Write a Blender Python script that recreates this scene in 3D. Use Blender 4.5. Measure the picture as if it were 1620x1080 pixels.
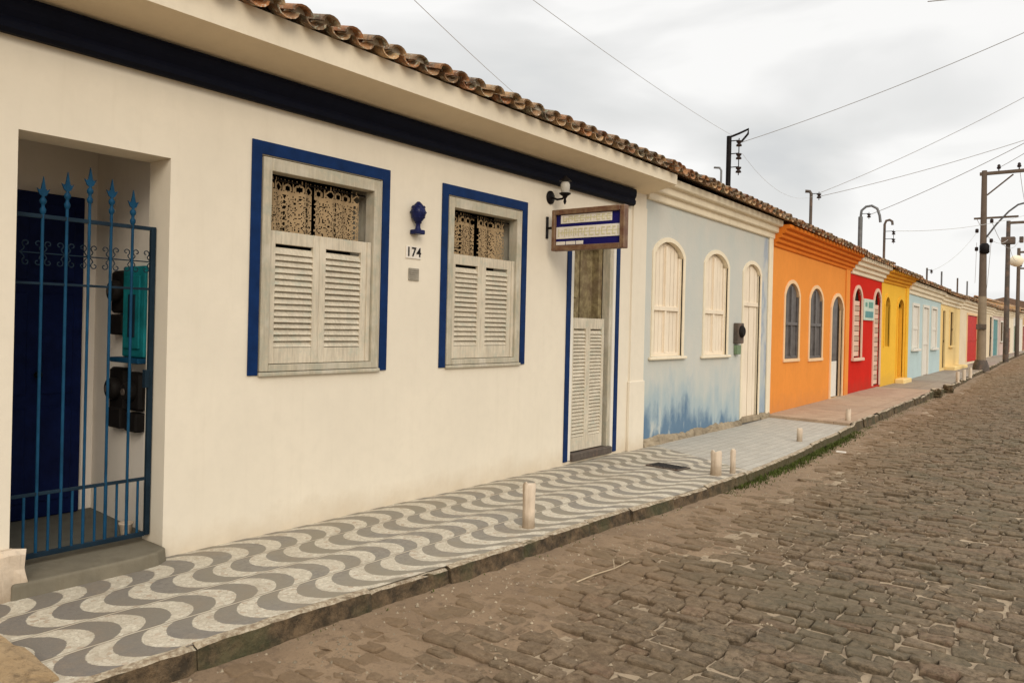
import bpy, bmesh, math, random
from mathutils import Vector, Matrix, noise, Euler
random.seed(11)
S = bpy.context.scene
for o in list(bpy.data.objects): bpy.data.objects.remove(o)
C = S.collection

# ------------------------------------------------------------------ camera
F_PX, YAW, PITCH, ROLL = 1220.7, math.radians(37.859), -0.0023, 0.02368
fw = Vector((-math.sin(YAW)*math.cos(PITCH), math.cos(YAW)*math.cos(PITCH), math.sin(PITCH)))
r0 = Vector((math.cos(YAW), math.sin(YAW), 0)); u0 = r0.cross(fw)
rt = math.cos(ROLL)*r0 + math.sin(ROLL)*u0; up = -math.sin(ROLL)*r0 + math.cos(ROLL)*u0
cd = bpy.data.cameras.new('camera'); cam = bpy.data.objects.new('camera', cd); C.objects.link(cam)
cam.matrix_world = Matrix(((rt.x, up.x, -fw.x, 4.95), (rt.y, up.y, -fw.y, 0), (rt.z, up.z, -fw.z, 1.6), (0, 0, 0, 1)))
cd.sensor_width = 36; cd.lens = F_PX/1620*36; cd.shift_y = -23.4/1620; cd.clip_end = 2000; cd.clip_start = .05
S.camera = cam
S.render.resolution_x = 1024; S.render.resolution_y = 682

# ------------------------------------------------------------------ light
SUN_EL, SUN_AZ = math.radians(27), math.radians(126)      # azimuth measured from +Y towards +X
w = bpy.data.worlds.new('World'); S.world = w; w.use_nodes = True
nt = w.node_tree; nt.nodes.clear()
def N(nt, t, **k):
    n = nt.nodes.new(t)
    for a, b in k.items():
        if a.startswith('i_'):
            key = a[2:]; key = int(key) if key.isdigit() else key.replace('_', ' ')
            n.inputs[key].default_value = b
        else: setattr(n, a, b)
    return n
def ramp(nt, fac, stops, interp='LINEAR'):
    r = nt.nodes.new('ShaderNodeValToRGB'); r.color_ramp.interpolation = interp
    e = r.color_ramp.elements
    while len(e) < len(stops): e.new(.5)
    for q, (p, c) in zip(e, stops):
        q.position = p; q.color = (*c, 1) if len(c) == 3 else c
    nt.links.new(fac, r.inputs[0]); return r.outputs[0]
tc = N(nt, 'ShaderNodeTexCoord')
sky = N(nt, 'ShaderNodeTexSky', sky_type='NISHITA', sun_disc=False, sun_elevation=SUN_EL, sun_rotation=SUN_AZ)
sky.air_density = 1.0; sky.dust_density = 3.0
sep = N(nt, 'ShaderNodeSeparateXYZ'); nt.links.new(tc.outputs['Generated'], sep.inputs[0])
# overcast deck: brighter overhead than at the horizon
el = N(nt, 'ShaderNodeMapRange', i_1=.40, i_2=1.0, i_3=.985, i_4=2.45); nt.links.new(sep.outputs[2], el.inputs[0])
mp = N(nt, 'ShaderNodeMapping'); mp.inputs['Scale'].default_value = (1.3, 1.3, 4.2); mp.inputs['Rotation'].default_value = (.1, .12, .5)
mp.inputs['Location'].default_value = (.35, .2, .1)
nt.links.new(tc.outputs['Generated'], mp.inputs[0])
n1 = N(nt, 'ShaderNodeTexNoise', i_Scale=1.7, i_Detail=5.0, i_Roughness=.42, i_Distortion=.5); nt.links.new(mp.outputs[0], n1.inputs[0])
cl = ramp(nt, n1.outputs[0], [(.34, (.71, .72, .72)), (.43, (.81, .81, .795)), (.50, (.90, .895, .88)), (.56, (1.02, 1.01, .99))])
mu = N(nt, 'ShaderNodeVectorMath', operation='SCALE'); nt.links.new(cl, mu.inputs[0]); nt.links.new(el.outputs[0], mu.inputs['Scale'])
sk = N(nt, 'ShaderNodeVectorMath', operation='SCALE'); nt.links.new(sky.outputs[0], sk.inputs[0]); sk.inputs['Scale'].default_value = .05
ad = N(nt, 'ShaderNodeMix', data_type='RGBA', i_0=.9); nt.links.new(sk.outputs[0], ad.inputs[6]); nt.links.new(mu.outputs[0], ad.inputs[7])
bg = N(nt, 'ShaderNodeBackground', i_1=1.0); nt.links.new(ad.outputs[2], bg.inputs[0])
wo = N(nt, 'ShaderNodeOutputWorld'); nt.links.new(bg.outputs[0], wo.inputs[0])
sd = bpy.data.lights.new('sun', 'SUN'); sun = bpy.data.objects.new('sun', sd); C.objects.link(sun)
sd.energy = 1.4; sd.angle = math.radians(28); sd.color = (1.0, .90, .75)
sdir = Vector((math.sin(SUN_AZ)*math.cos(SUN_EL), math.cos(SUN_AZ)*math.cos(SUN_EL), math.sin(SUN_EL)))
sun.rotation_euler = sdir.to_track_quat('Z', 'Y').to_euler()
S.view_settings.view_transform = 'Standard'; S.view_settings.look = 'None'; S.view_settings.exposure = 0.07; S.view_settings.gamma = 1

# ------------------------------------------------------------------ materials
def new_mat(name):
    m = bpy.data.materials.new(name); m.use_nodes = True; t = m.node_tree
    return m, t, t.nodes['Principled BSDF'], t.links
def coords(t, scale=(1, 1, 1)):
    g = N(t, 'ShaderNodeNewGeometry'); m = N(t, 'ShaderNodeMapping'); m.inputs['Scale'].default_value = scale
    t.links.new(g.outputs['Position'], m.inputs[0]); return m.outputs[0]
def nz(t, co, scale, detail=4, rough=.55, dist=0):
    n = N(t, 'ShaderNodeTexNoise', i_Scale=scale, i_Detail=detail, i_Roughness=rough, i_Distortion=dist)
    t.links.new(co, n.inputs[0]); return n.outputs[0]
def mixc(t, fac, a, b, blend='MIX'):
    m = N(t, 'ShaderNodeMix', data_type='RGBA', blend_type=blend)
    for s, v in ((0, fac), (6, a), (7, b)):
        if isinstance(v, (int, float)): m.inputs[s].default_value = v
        elif isinstance(v, tuple): m.inputs[s].default_value = (*v, 1) if len(v) == 3 else v
        else: t.links.new(v, m.inputs[s])
    return m.outputs[2]
def bump(t, b, h, st=.3, d=.01):
    n = N(t, 'ShaderNodeBump', i_Strength=st, i_Distance=d); t.links.new(h, n.inputs['Height']); t.links.new(n.outputs[0], b.inputs['Normal'])
def math_(t, op, a, b=None, c=None):
    n = N(t, 'ShaderNodeMath', operation=op)
    for i, v in enumerate((a, b, c)):
        if v is None: continue
        if isinstance(v, (int, float)): n.inputs[i].default_value = v
        else: t.links.new(v, n.inputs[i])
    return n.outputs[0]
def mul(c, k): return tuple(min(1, x*k) for x in c)

def plaster(name, col, var=.12, stain=None, rough=.92, grime=.25, bmp=.35):
    m, t, b, L = new_mat(name)
    co = coords(t)
    a = nz(t, co, 1.3, 5, .6); f = nz(t, co, 60, 3, .6); md = nz(t, co, 9, 5, .65)
    c = mixc(t, ramp(t, a, [(.3, (0, 0, 0)), (.7, (1, 1, 1))]), mul(col, 1-var), mul(col, 1+var*.5))
    c = mixc(t, ramp(t, md, [(.45, (0, 0, 0)), (.75, (.5, .5, .5))]), c, mul(col, 1-var*1.6))
    # vertical rain streaks and splash dirt low on the wall
    st = nz(t, coords(t, (3, 5, .35)), 2.2, 5, .7)
    c = mixc(t, ramp(t, st, [(.52, (0, 0, 0)), (.8, (grime, grime, grime))]), c, stain or mul((col[0]*.8, col[1]*.75, col[2]*.65), .8))
    L.new(c, b.inputs['Base Color']); b.inputs['Roughness'].default_value = rough; b.inputs['Specular IOR Level'].default_value = .08
    h = math_(t, 'ADD', math_(t, 'MULTIPLY', f, .35), math_(t, 'MULTIPLY', md, .8))
    bump(t, b, h, bmp, .006); return m

def splash(m, z0, z1, col, k):
    t = m.node_tree; b = t.nodes['Principled BSDF']; src = b.inputs['Base Color'].links[0].from_socket
    g = N(t, 'ShaderNodeNewGeometry'); sp = N(t, 'ShaderNodeSeparateXYZ'); t.links.new(g.outputs['Position'], sp.inputs[0])
    n = nz(t, coords(t), 3.5, 6, .7); zz = math_(t, 'ADD', sp.outputs[2], math_(t, 'MULTIPLY', math_(t, 'SUBTRACT', n, .5), (z1-z0)*1.6))
    mr = N(t, 'ShaderNodeMapRange', i_1=z0, i_2=z1, i_3=k, i_4=0.0); t.links.new(zz, mr.inputs[0])
    t.links.new(mixc(t, mr.outputs[0], src, col), b.inputs['Base Color'])
def wood(name, c1, c2, c3=None, rough=.8, lo=.4, hi=.62):
    m, t, b, L = new_mat(name)
    g = nz(t, coords(t, (22, 22, 2.2)), 2.2, 6, .65, .3); p = nz(t, coords(t), 11, 6, .7); q = nz(t, coords(t, (1, 1, .8)), 3.3, 4, .6)
    c = mixc(t, ramp(t, g, [(.35, (0, 0, 0)), (.65, (1, 1, 1))]), c1, mul(c1, .72))
    c = mixc(t, ramp(t, p, [(lo, (0, 0, 0)), (hi, (1, 1, 1))]), c, c2)
    if c3: c = mixc(t, ramp(t, q, [(.5, (0, 0, 0)), (.72, (.75, .75, .75))]), c, c3)
    L.new(c, b.inputs['Base Color']); b.inputs['Roughness'].default_value = rough
    bump(t, b, math_(t, 'ADD', g, p), .5, .004); return m

def paint(name, col, rough=.45, var=.15, metal=0, spec=.1):
    m, t, b, L = new_mat(name)
    a = nz(t, coords(t), 7, 5, .65); c = mixc(t, ramp(t, a, [(.3, (0, 0, 0)), (.7, (1, 1, 1))]), mul(col, 1-var), mul(col, 1+var))
    L.new(c, b.inputs['Base Color']); b.inputs['Roughness'].default_value = rough; b.inputs['Metallic'].default_value = metal; b.inputs['Specular IOR Level'].default_value = spec
    bump(t, b, nz(t, coords(t), 45, 3, .6), .25, .003); return m

M = {}
M['white_wall'] = plaster('cream_plaster', (.735, .66, .535), .05, grime=.12, bmp=.25)
splash(M['white_wall'], -.02, .22, (.50, .38, .24), .45)
M['soffit'] = plaster('soffit_plaster', (.80, .67, .48), .05, grime=.1, bmp=.2)
M['fascia'] = plaster('fascia_plaster', (.78, .69, .54), .08, grime=.16, bmp=.3)
M['band'] = paint('navy_band', (.003, .004, .010), .7, .2)
M['blue_trim'] = paint('blue_trim', (.004, .022, .088), .5, .25)
M['old_wood'] = wood('weathered_wood', (.50, .44, .325), (.36, .35, .27), (.62, .56, .46), lo=.48, hi=.68)
M['shutter'] = wood('shutter_paint', (.62, .54, .41), (.42, .42, .33), (.68, .60, .47), lo=.52, hi=.7)
M['old_door'] = wood('old_brown_door', (.17, .12, .055), (.30, .24, .12), (.12, .07, .05))
M['curtain'] = paint('lace_fabric', (.34, .24, .135), .95, .2)
M['dark_wood'] = wood('sign_frame_wood', (.14, .055, .025), (.20, .12, .06), rough=.5)
M['black_iron'] = paint('black_iron', (.012, .010, .010), .5, .3, .4)
M['gate_blue'] = paint('gate_paint', (.007, .050, .105), .5, .3)
M['gate_dark'] = paint('gate_rail_paint', (.010, .022, .035), .45, .3)
M['navy_door'] = paint('navy_door_paint', (.004, .010, .055), .5, .3)
M['teal'] = paint('teal_paint', (.01, .17, .19), .5, .35)
M['meter_black'] = paint('meter_plastic', (.012, .010, .009), .6, .3)
M['vest_wall'] = plaster('vestibule_plaster', (.88, .81, .72), .04, grime=.15)
M['dark_floor'] = plaster('dark_cement', (.15, .145, .12), .2, grime=.3, rough=.8)
M['step'] = plaster('step_cement', (.19, .165, .12), .25, grime=.5, bmp=.6)
M['room'] = paint('unlit_dark', (.03, .022, .015), .9, .2)  # near black puts the dark of unlit insides into the colour
M['mortar'] = plaster('mortar', (.55, .48, .38), .2, bmp=.8)
M['sign_blue'] = paint('sign_blue', (.012, .010, .10), .35, .1)
M['sign_white'] = paint('sign_white', (.72, .66, .58), .5, .05)
M['sign_yellow'] = paint('sign_letter', (.58, .53, .33), .5, .1)
M['black'] = paint('black_paint', (.015, .013, .012), .5, .2)
M['grey_plate'] = paint('grey_plate', (.28, .25, .20), .6, .3)
M['fish_blue'] = paint('glazed_navy', (.012, .015, .06), .15, .5)
M['glass_lamp'] = paint('frosted_glass', (.45, .42, .36), .15, .1)
M['galv'] = paint('galvanised_pipe', (.16, .16, .16), .5, .25, .5)
M['rust'] = wood('rusty_iron', (.11, .085, .065), (.06, .045, .035), (.2, .12, .08))
M['wire'] = paint('wire', (.33, .32, .31), .7, .1)
M['wire_faint'] = paint('pale_wire', (.48, .48, .47), .7, .1)  # lighter grey, so these wires look faint
M['ceramic'] = paint('brown_insulator', (.03, .02, .018), .25, .2)
M['bollard'] = plaster('lime_bollard', (.72, .59, .45), .22, stain=(.22, .15, .09), grime=.9, bmp=1)
splash(M['bollard'], .0, .16, (.22, .16, .10), .8)
M['pole_conc'] = plaster('pole_concrete', (.14, .105, .08), .2, grime=.6, bmp=.4)
M['pole_pale'] = plaster('pole_pale_paint', (.27, .21, .145), .2, grime=.6, bmp=.4)
M['roof_under'] = paint('roof_underside', (.09, .05, .03), .9, .3)

def tile_mat(name, tint=1.0):
    m, t, b, L = new_mat(name)
    g = N(t, 'ShaderNodeNewGeometry')
    base = ramp(t, g.outputs['Random Per Island'], [(0, (.30, .11, .04)), (.3, (.46, .21, .08)), (.5, (.30, .17, .085)), (.7, (.50, .30, .14)), (.85, (.20, .10, .05)), (1, (.52, .36, .19))])
    l = nz(t, coords(t), 14, 6, .7); l2 = nz(t, coords(t), 34, 5, .7); dk = nz(t, coords(t), 7, 5, .7)
    c = mixc(t, ramp(t, dk, [(.45, (0, 0, 0)), (.62, (.9, .9, .9))]), base, (.035, .028, .02))
    c = mixc(t, ramp(t, l, [(.55, (0, 0, 0)), (.64, (.8, .8, .8))]), c, (.34, .31, .19))
    c = mixc(t, ramp(t, l2, [(.56, (0, 0, 0)), (.64, (.8, .8, .8))]), c, (.56, .50, .38))
    L.new(c, b.inputs['Base Color']); b.inputs['Roughness'].default_value = .95
    bump(t, b, math_(t, 'ADD', l, l2), .8, .01); return m
M['tile'] = tile_mat('clay_tile')

def peel_wall():
    m, t, b, L = new_mat('peeling_blue_plaster')
    g = N(t, 'ShaderNodeNewGeometry'); sp = N(t, 'ShaderNodeSeparateXYZ'); L.new(g.outputs['Position'], sp.inputs[0])
    z = sp.outputs[2]
    big = nz(t, coords(t, (1, 1, .6)), 2.1, 6, .6); fine = nz(t, coords(t, (1, 1, .42)), 4.2, 5, .55)
    y = sp.outputs[1]
    c = mixc(t, ramp(t, big, [(.4, (0, 0, 0)), (.7, (1, 1, 1))]), (.57, .545, .48), (.50, .515, .47))
    # cooler repaint rising unevenly from the pavement
    zz = math_(t, 'ADD', z, math_(t, 'MULTIPLY', math_(t, 'SUBTRACT', fine, .5), 1.5))
    lower = ramp(t, zz, [(.0, (.95, .95, .95)), (.55, (.8, .8, .8)), (.95, (.25, .25, .25)), (1.0, (.15, .15, .15))])
    c = mixc(t, lower, c, (.43, .475, .46))
    rightw = ramp(t, math_(t, 'DIVIDE', math_(t, 'SUBTRACT', y, 9), 6), [(.25, (0, 0, 0)), (.5, (1, 1, 1))])
    z2 = math_(t, 'ADD', math_(t, 'ADD', z, math_(t, 'MULTIPLY', rightw, .26)), math_(t, 'ADD', math_(t, 'MULTIPLY', math_(t, 'SUBTRACT', fine, .5), .9), math_(t, 'MULTIPLY', math_(t, 'SUBTRACT', big, .5), 1.1)))
    mid = ramp(t, z2, [(.0, (.75, .75, .75)), (.50, (.7, .7, .7)), (.85, (0, 0, 0))])
    c = mixc(t, mid, c, (.31, .40, .445))
    deep = ramp(t, z2, [(.0, (.9, .9, .9)), (.24, (.85, .85, .85)), (.52, (0, 0, 0))])
    c = mixc(t, deep, c, (.095, .17, .265))
    strp = math_(t, 'MULTIPLY', ramp(t, math_(t, 'SUBTRACT', y, 13.0), [(.60, (0, 0, 0)), (.66, (1, 1, 1))]), ramp(t, fine, [(.45, (.1, .1, .1)), (.6, (.8, .8, .8))]))
    c = mixc(t, strp, c, (.27, .33, .42))
    sc = ramp(t, fine, [(.60, (0, 0, 0)), (.68, (.8, .8, .8))])
    c = mixc(t, sc, c, (.50, .51, .47))
    L.new(c, b.inputs['Base Color']); b.inputs['Roughness'].default_value = .93; b.inputs['Specular IOR Level'].default_value = .08
    bump(t, b, math_(t, 'ADD', fine, nz(t, coords(t), 50, 3, .6)), .5, .008); return m
M['blue_wall'] = peel_wall()
M['cream_blue'] = plaster('cream_trim', (.79, .69, .52), .08, grime=.35)
M['cream_door'] = plaster('cream_joinery', (.80, .69, .54), .06, stain=(.4, .28, .17), grime=.3)
M['rubble'] = plaster('rubble_base', (.36, .29, .20), .45, stain=(.12, .09, .06), grime=.8, bmp=1)
M['orange'] = plaster('orange_plaster', (.76, .28, .055), .07, grime=.2)
splash(M['orange'], .0, .45, (.45, .20, .08), .5)
M['orange_trim'] = plaster('orange_cornice', (.72, .20, .025), .1, grime=.3)
M['pale_trim'] = plaster('pale_orange_trim', (.80, .55, .32), .06, grime=.2)
M['stripe'] = plaster('tan_stripe', (.50, .36, .26), .15, grime=.3)
M['red'] = plaster('red_plaster', (.58, .022, .012), .1, grime=.15)
splash(M['red'], .1, .5, (.30, .05, .03), .5)
M['pink_trim'] = plaster('pink_trim', (.72, .50, .38), .08, grime=.2)
M['yellow'] = plaster('yellow_plaster', (.82, .47, .05), .07, grime=.2)
splash(M['yellow'], .1, .6, (.50, .30, .08), .5)
M['shaded_trim'] = plaster('shaded_cornice', (.72, .33, .03), .1, grime=.3)  # cornice shade put into the colour, more orange than the wall
M['amber'] = paint('amber_door', (.70, .29, .01), .6, .1)
M['ltblue'] = plaster('light_blue_plaster', (.47, .58, .58), .07, grime=.2)
M['lt_trim'] = plaster('white_trim', (.70, .66, .58), .05, grime=.2)
M['pale_yellow'] = plaster('pale_yellow_plaster', (.80, .60, .28), .07, grime=.2)
M['cream2'] = plaster('cream_plaster_b', (.74, .62, .44), .08, grime=.3)
M['gate_red'] = paint('red_gate_paint', (.50, .018, .01), .5, .2)
M['dark_red'] = paint('dark_red_paint', (.22, .015, .012), .5, .2)
M['teal_door'] = paint('teal_door_paint', (.10, .26, .26), .5, .2)
M['pink_wall'] = plaster('pinkish_plaster', (.62, .48, .42), .1, grime=.4)
M['green_door'] = paint('green_door_paint', (.16, .22, .13), .5, .2)
M['ochre_wall'] = plaster('ochre_wall', (.50, .32, .16), .1, grime=.4)
M['brown_wall'] = plaster('brown_wall', (.20, .13, .09), .2, grime=.6)
M['grille_glass'] = paint('grey_glass', (.11, .10, .095), .35, .3)
M['mint'] = paint('mint_sign', (.50, .58, .48), .5, .1)
M['mint_dark'] = paint('mint_sign_mark', (.12, .28, .22), .5, .2)
M['dark_slit'] = paint('dark_brown_panel', (.09, .05, .015), .8, .2)  # even dark brown for door and window leaves

def pave_wave():
    m, t, b, L = new_mat('wave_mosaic')
    g = N(t, 'ShaderNodeNewGeometry'); sp = N(t, 'ShaderNodeSeparateXYZ'); L.new(g.outputs['Position'], sp.inputs[0])
    wob = nz(t, coords(t), 2.3, 2, .5)
    X = math_(t, 'ADD', sp.outputs[0], math_(t, 'MULTIPLY', math_(t, 'SUBTRACT', wob, .5), .03))
    Y = math_(t, 'ADD', sp.outputs[1], math_(t, 'MULTIPLY', math_(t, 'SUBTRACT', nz(t, coords(t), 3.1, 2, .5), .5), .03))
    sn_ = math_(t, 'SINE', math_(t, 'MULTIPLY', math_(t, 'SUBTRACT', X, .395), math.pi/.345))
    arc = math_(t, 'MULTIPLY', math_(t, 'SIGN', sn_), math_(t, 'POWER', math_(t, 'ABSOLUTE', sn_), .58))
    Yp = math_(t, 'ADD', Y, math_(t, 'MULTIPLY', arc, .150))
    fr = math_(t, 'FRACT', math_(t, 'DIVIDE', math_(t, 'ADD', Yp, 26.5-2.04+.1325), .265))
    edge = nz(t, coords(t), 60, 2, .5)
    fr = math_(t, 'ADD', fr, math_(t, 'MULTIPLY', math_(t, 'SUBTRACT', edge, .5), .06))
    mask = ramp(t, fr, [(0, (1, 1, 1)), (.50, (1, 1, 1)), (.52, (0, 0, 0)), (.985, (0, 0, 0)), (1, (1, 1, 1))])
    v = N(t, 'ShaderNodeTexVoronoi', feature='F1', i_Scale=42.0); L.new(coords(t), v.inputs[0])
    ve = N(t, 'ShaderNodeTexVoronoi', feature='DISTANCE_TO_EDGE', i_Scale=42.0); L.new(coords(t), ve.inputs[0])
    cr = ramp(t, ve.outputs['Distance'], [(.0, (0, 0, 0)), (.07, (1, 1, 1))])
    sv = N(t, 'ShaderNodeSeparateColor'); L.new(v.outputs['Color'], sv.inputs[0])
    lg = ramp(t, sv.outputs[0], [(0, (.46, .405, .31)), (.6, (.56, .50, .39)), (.88, (.60, .55, .44)), (.97, (.42, .33, .24))])
    lg = mixc(t, ramp(t, nz(t, coords(t), 75, 3, .7), [(.5, (0, 0, 0)), (.7, (.8, .8, .8))]), lg, (.36, .31, .24))
    dk = ramp(t, sv.outputs[1], [(0, (.19, .17, .14)), (1, (.25, .225, .185))])
    tone = nz(t, coords(t), 1.6, 3, .5)
    dk = mixc(t, ramp(t, tone, [(.4, (0, 0, 0)), (.6, (1, 1, 1))]), dk, (.235, .205, .15))
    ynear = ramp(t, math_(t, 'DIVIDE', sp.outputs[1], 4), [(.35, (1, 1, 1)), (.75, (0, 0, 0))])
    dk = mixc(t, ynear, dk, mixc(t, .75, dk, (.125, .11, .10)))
    c = mixc(t, mask, lg, dk)
    c = mixc(t, cr, mixc(t, .35, c, (.25, .2, .15)), c)
    # long joints of the mosaic strips
    for xj in (.395, .745, 1.085):
        d = math_(t, 'ABSOLUTE', math_(t, 'SUBTRACT', X, xj))
        jm = ramp(t, d, [(.004, (1, 1, 1)), (.008, (0, 0, 0))]); jd = ramp(t, math_(t, 'ABSOLUTE', math_(t, 'SUBTRACT', d, .011)), [(.003, (.55, .55, .55)), (.006, (0, 0, 0))])
        c = mixc(t, jm, c, (.50, .44, .34)); c = mixc(t, jd, c, (.12, .09, .06))
    dirt = nz(t, coords(t), 2.7, 6, .7)
    c = mixc(t, ramp(t, dirt, [(.5, (0, 0, 0)), (.75, (.55, .55, .55))]), c, (.24, .18, .12))
    L.new(c, b.inputs['Base Color']); b.inputs['Roughness'].default_value = .75
    bump(t, b, math_(t, 'ADD', math_(t, 'MULTIPLY', cr, .5), nz(t, coords(t), 90, 2, .5)), .35, .004); return m
M['wave'] = pave_wave()

def pave_plain(name, c1, c2, cell=.2, crackc=(.2, .15, .1), row=True):
    m, t, b, L = new_mat(name)
    br = N(t, 'ShaderNodeTexBrick', i_Scale=1.0); br.offset = .0
    sw = N(t, 'ShaderNodeMapping'); g = N(t, 'ShaderNodeNewGeometry'); L.new(g.outputs['Position'], sw.inputs[0]); L.new(sw.outputs[0], br.inputs[0])
    br.inputs['Color1'].default_value = (*c1, 1); br.inputs['Color2'].default_value = (*c2, 1); br.inputs['Mortar'].default_value = (*crackc, 1)
    br.inputs['Mortar Size'].default_value = .006; br.inputs['Brick Width'].default_value = cell; br.inputs['Row Height'].default_value = cell
    a = nz(t, coords(t), 3, 6, .7); f = nz(t, coords(t), 40, 4, .7)
    base = br.outputs[0] if row else mixc(t, nz(t, coords(t), 5, 4, .6), c1, c2)
    c = mixc(t, ramp(t, f, [(.45, (0, 0, 0)), (.7, (.7, .7, .7))]), base, mul(c1, .6))
    c = mixc(t, ramp(t, a, [(.45, (0, 0, 0)), (.75, (.7, .7, .7))]), c, crackc)
    L.new(c, b.inputs['Base Color']); b.inputs['Roughness'].default_value = .85
    bump(t, b, math_(t, 'ADD', a, f), .6, .01); return m
M['pave_grey'] = pave_plain('speckled_tile_paving', (.50, .46, .39), (.42, .39, .335), .12, (.30, .27, .22))
M['pave_pink'] = pave_plain('pinkish_cement', (.46, .33, .22), (.38, .28, .19), 1.2, (.24, .15, .09))
M['pave_brown'] = pave_plain('brown_cement', (.28, .22, .17), (.34, .29, .22), .8, (.15, .11, .08))
M['pave_far'] = pave_plain('far_paving', (.36, .29, .23), (.27, .22, .17), .5, (.16, .12, .09))

def kerb_mat():
    m, t, b, L = new_mat('kerb_stone')
    g = N(t, 'ShaderNodeNewGeometry'); sn = N(t, 'ShaderNodeSeparateXYZ'); L.new(g.outputs['Normal'], sn.inputs[0]); sp = N(t, 'ShaderNodeSeparateXYZ'); L.new(g.outputs['Position'], sp.inputs[0])
    a = nz(t, coords(t), 9, 7, .75); f = nz(t, coords(t), 30, 5, .7); q = nz(t, coords(t), 2, 4, .6)
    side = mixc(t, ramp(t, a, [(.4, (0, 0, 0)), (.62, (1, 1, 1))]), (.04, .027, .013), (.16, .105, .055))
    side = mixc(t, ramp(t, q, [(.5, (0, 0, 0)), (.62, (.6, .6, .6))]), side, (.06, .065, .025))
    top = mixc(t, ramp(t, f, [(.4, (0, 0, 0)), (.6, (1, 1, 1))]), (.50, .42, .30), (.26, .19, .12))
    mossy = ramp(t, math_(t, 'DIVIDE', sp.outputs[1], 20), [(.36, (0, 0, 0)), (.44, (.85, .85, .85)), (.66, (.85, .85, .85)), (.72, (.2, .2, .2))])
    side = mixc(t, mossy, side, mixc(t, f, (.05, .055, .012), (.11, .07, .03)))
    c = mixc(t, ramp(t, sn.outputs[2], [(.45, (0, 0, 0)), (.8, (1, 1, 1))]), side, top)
    L.new(c, b.inputs['Base Color']); b.inputs['Roughness'].default_value = .95
    bump(t, b, math_(t, 'ADD', a, f), .9, .02); return m
M['kerb'] = kerb_mat()

def cobble_mat():
    m, t, b, L = new_mat('granite_setts')
    g = N(t, 'ShaderNodeNewGeometry')
    base = ramp(t, g.outputs['Random Per Island'], [(0, (.075, .056, .038)), (.2, (.165, .122, .08)), (.4, (.11, .092, .063)), (.55, (.19, .132, .085)), (.7, (.09, .073, .05)), (.85, (.22, .165, .112)), (1, (.16, .095, .062))])
    a = nz(t, coords(t), 17, 7, .8); f = nz(t, coords(t), 60, 6, .85); q = nz(t, coords(t), .9, 4, .6)
    c = mixc(t, ramp(t, a, [(.42, (0, 0, 0)), (.6, (.85, .85, .85))]), base, (.24, .175, .11))
    c = mixc(t, ramp(t, nz(t, coords(t), 26, 6, .8), [(.45, (0, 0, 0)), (.60, (.8, .8, .8))]), c, (.055, .038, .022))
    c = mixc(t, ramp(t, f, [(.56, (0, 0, 0)), (.66, (.6, .6, .6))]), c, (.34, .27, .18))
    c = mixc(t, ramp(t, q, [(.45, (0, 0, 0)), (.62, (.5, .5, .5))]), c, mixc(t, .5, base, (.10, .10, .06)))
    sp = N(t, 'ShaderNodeSeparateXYZ'); L.new(g.outputs['Position'], sp.inputs[0])
    dd = math_(t, 'ADD', sp.outputs[0], math_(t, 'MULTIPLY', math_(t, 'SUBTRACT', nz(t, coords(t), 1.4, 5, .65), .5), 2.4))
    c = mixc(t, ramp(t, math_(t, 'DIVIDE', dd, 5), [(.36, (.88, .88, .88)), (.48, (.50, .50, .50)), (.68, (.08, .08, .08))]), c, mixc(t, a, (.16, .105, .062), (.28, .19, .112)))
    L.new(c, b.inputs['Base Color']); b.inputs['Roughness'].default_value = .88; b.inputs['Specular IOR Level'].default_value = .2
    bump(t, b, math_(t, 'ADD', a, math_(t, 'MULTIPLY', f, .7)), .9, .014); return m
M['cobble'] = cobble_mat()
def sand_mat(name, c1, c2, c3):
    m, t, b, L = new_mat(name)
    a = nz(t, coords(t), 1.7, 6, .65); f = nz(t, coords(t), 55, 5, .8); md = nz(t, coords(t), 12, 6, .75)
    c = mixc(t, ramp(t, a, [(.35, (0, 0, 0)), (.65, (1, 1, 1))]), c1, c2)
    c = mixc(t, ramp(t, md, [(.52, (0, 0, 0)), (.68, (.8, .8, .8))]), c, c3)
    c = mixc(t, ramp(t, f, [(.55, (0, 0, 0)), (.72, (.8, .8, .8))]), c, (.10, .07, .045))
    L.new(c, b.inputs['Base Color']); b.inputs['Roughness'].default_value = .97
    bump(t, b, math_(t, 'ADD', math_(t, 'MULTIPLY', f, .4), md), .8, .02); return m
M['sand'] = sand_mat('joint_sand', (.30, .225, .145), (.36, .275, .18), (.15, .11, .07))
M['dirt'] = sand_mat('gutter_dirt', (.205, .136, .079), (.265, .18, .106), (.12, .077, .045))
M['ochre_stone'] = sand_mat('ochre_stone', (.30, .20, .10), (.42, .30, .17), (.13, .085, .045))
M['grass'] = paint('grass_blades', (.06, .075, .015), .8, .5)
M['straw'] = paint('dry_straw', (.42, .33, .22), .9, .1)

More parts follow.
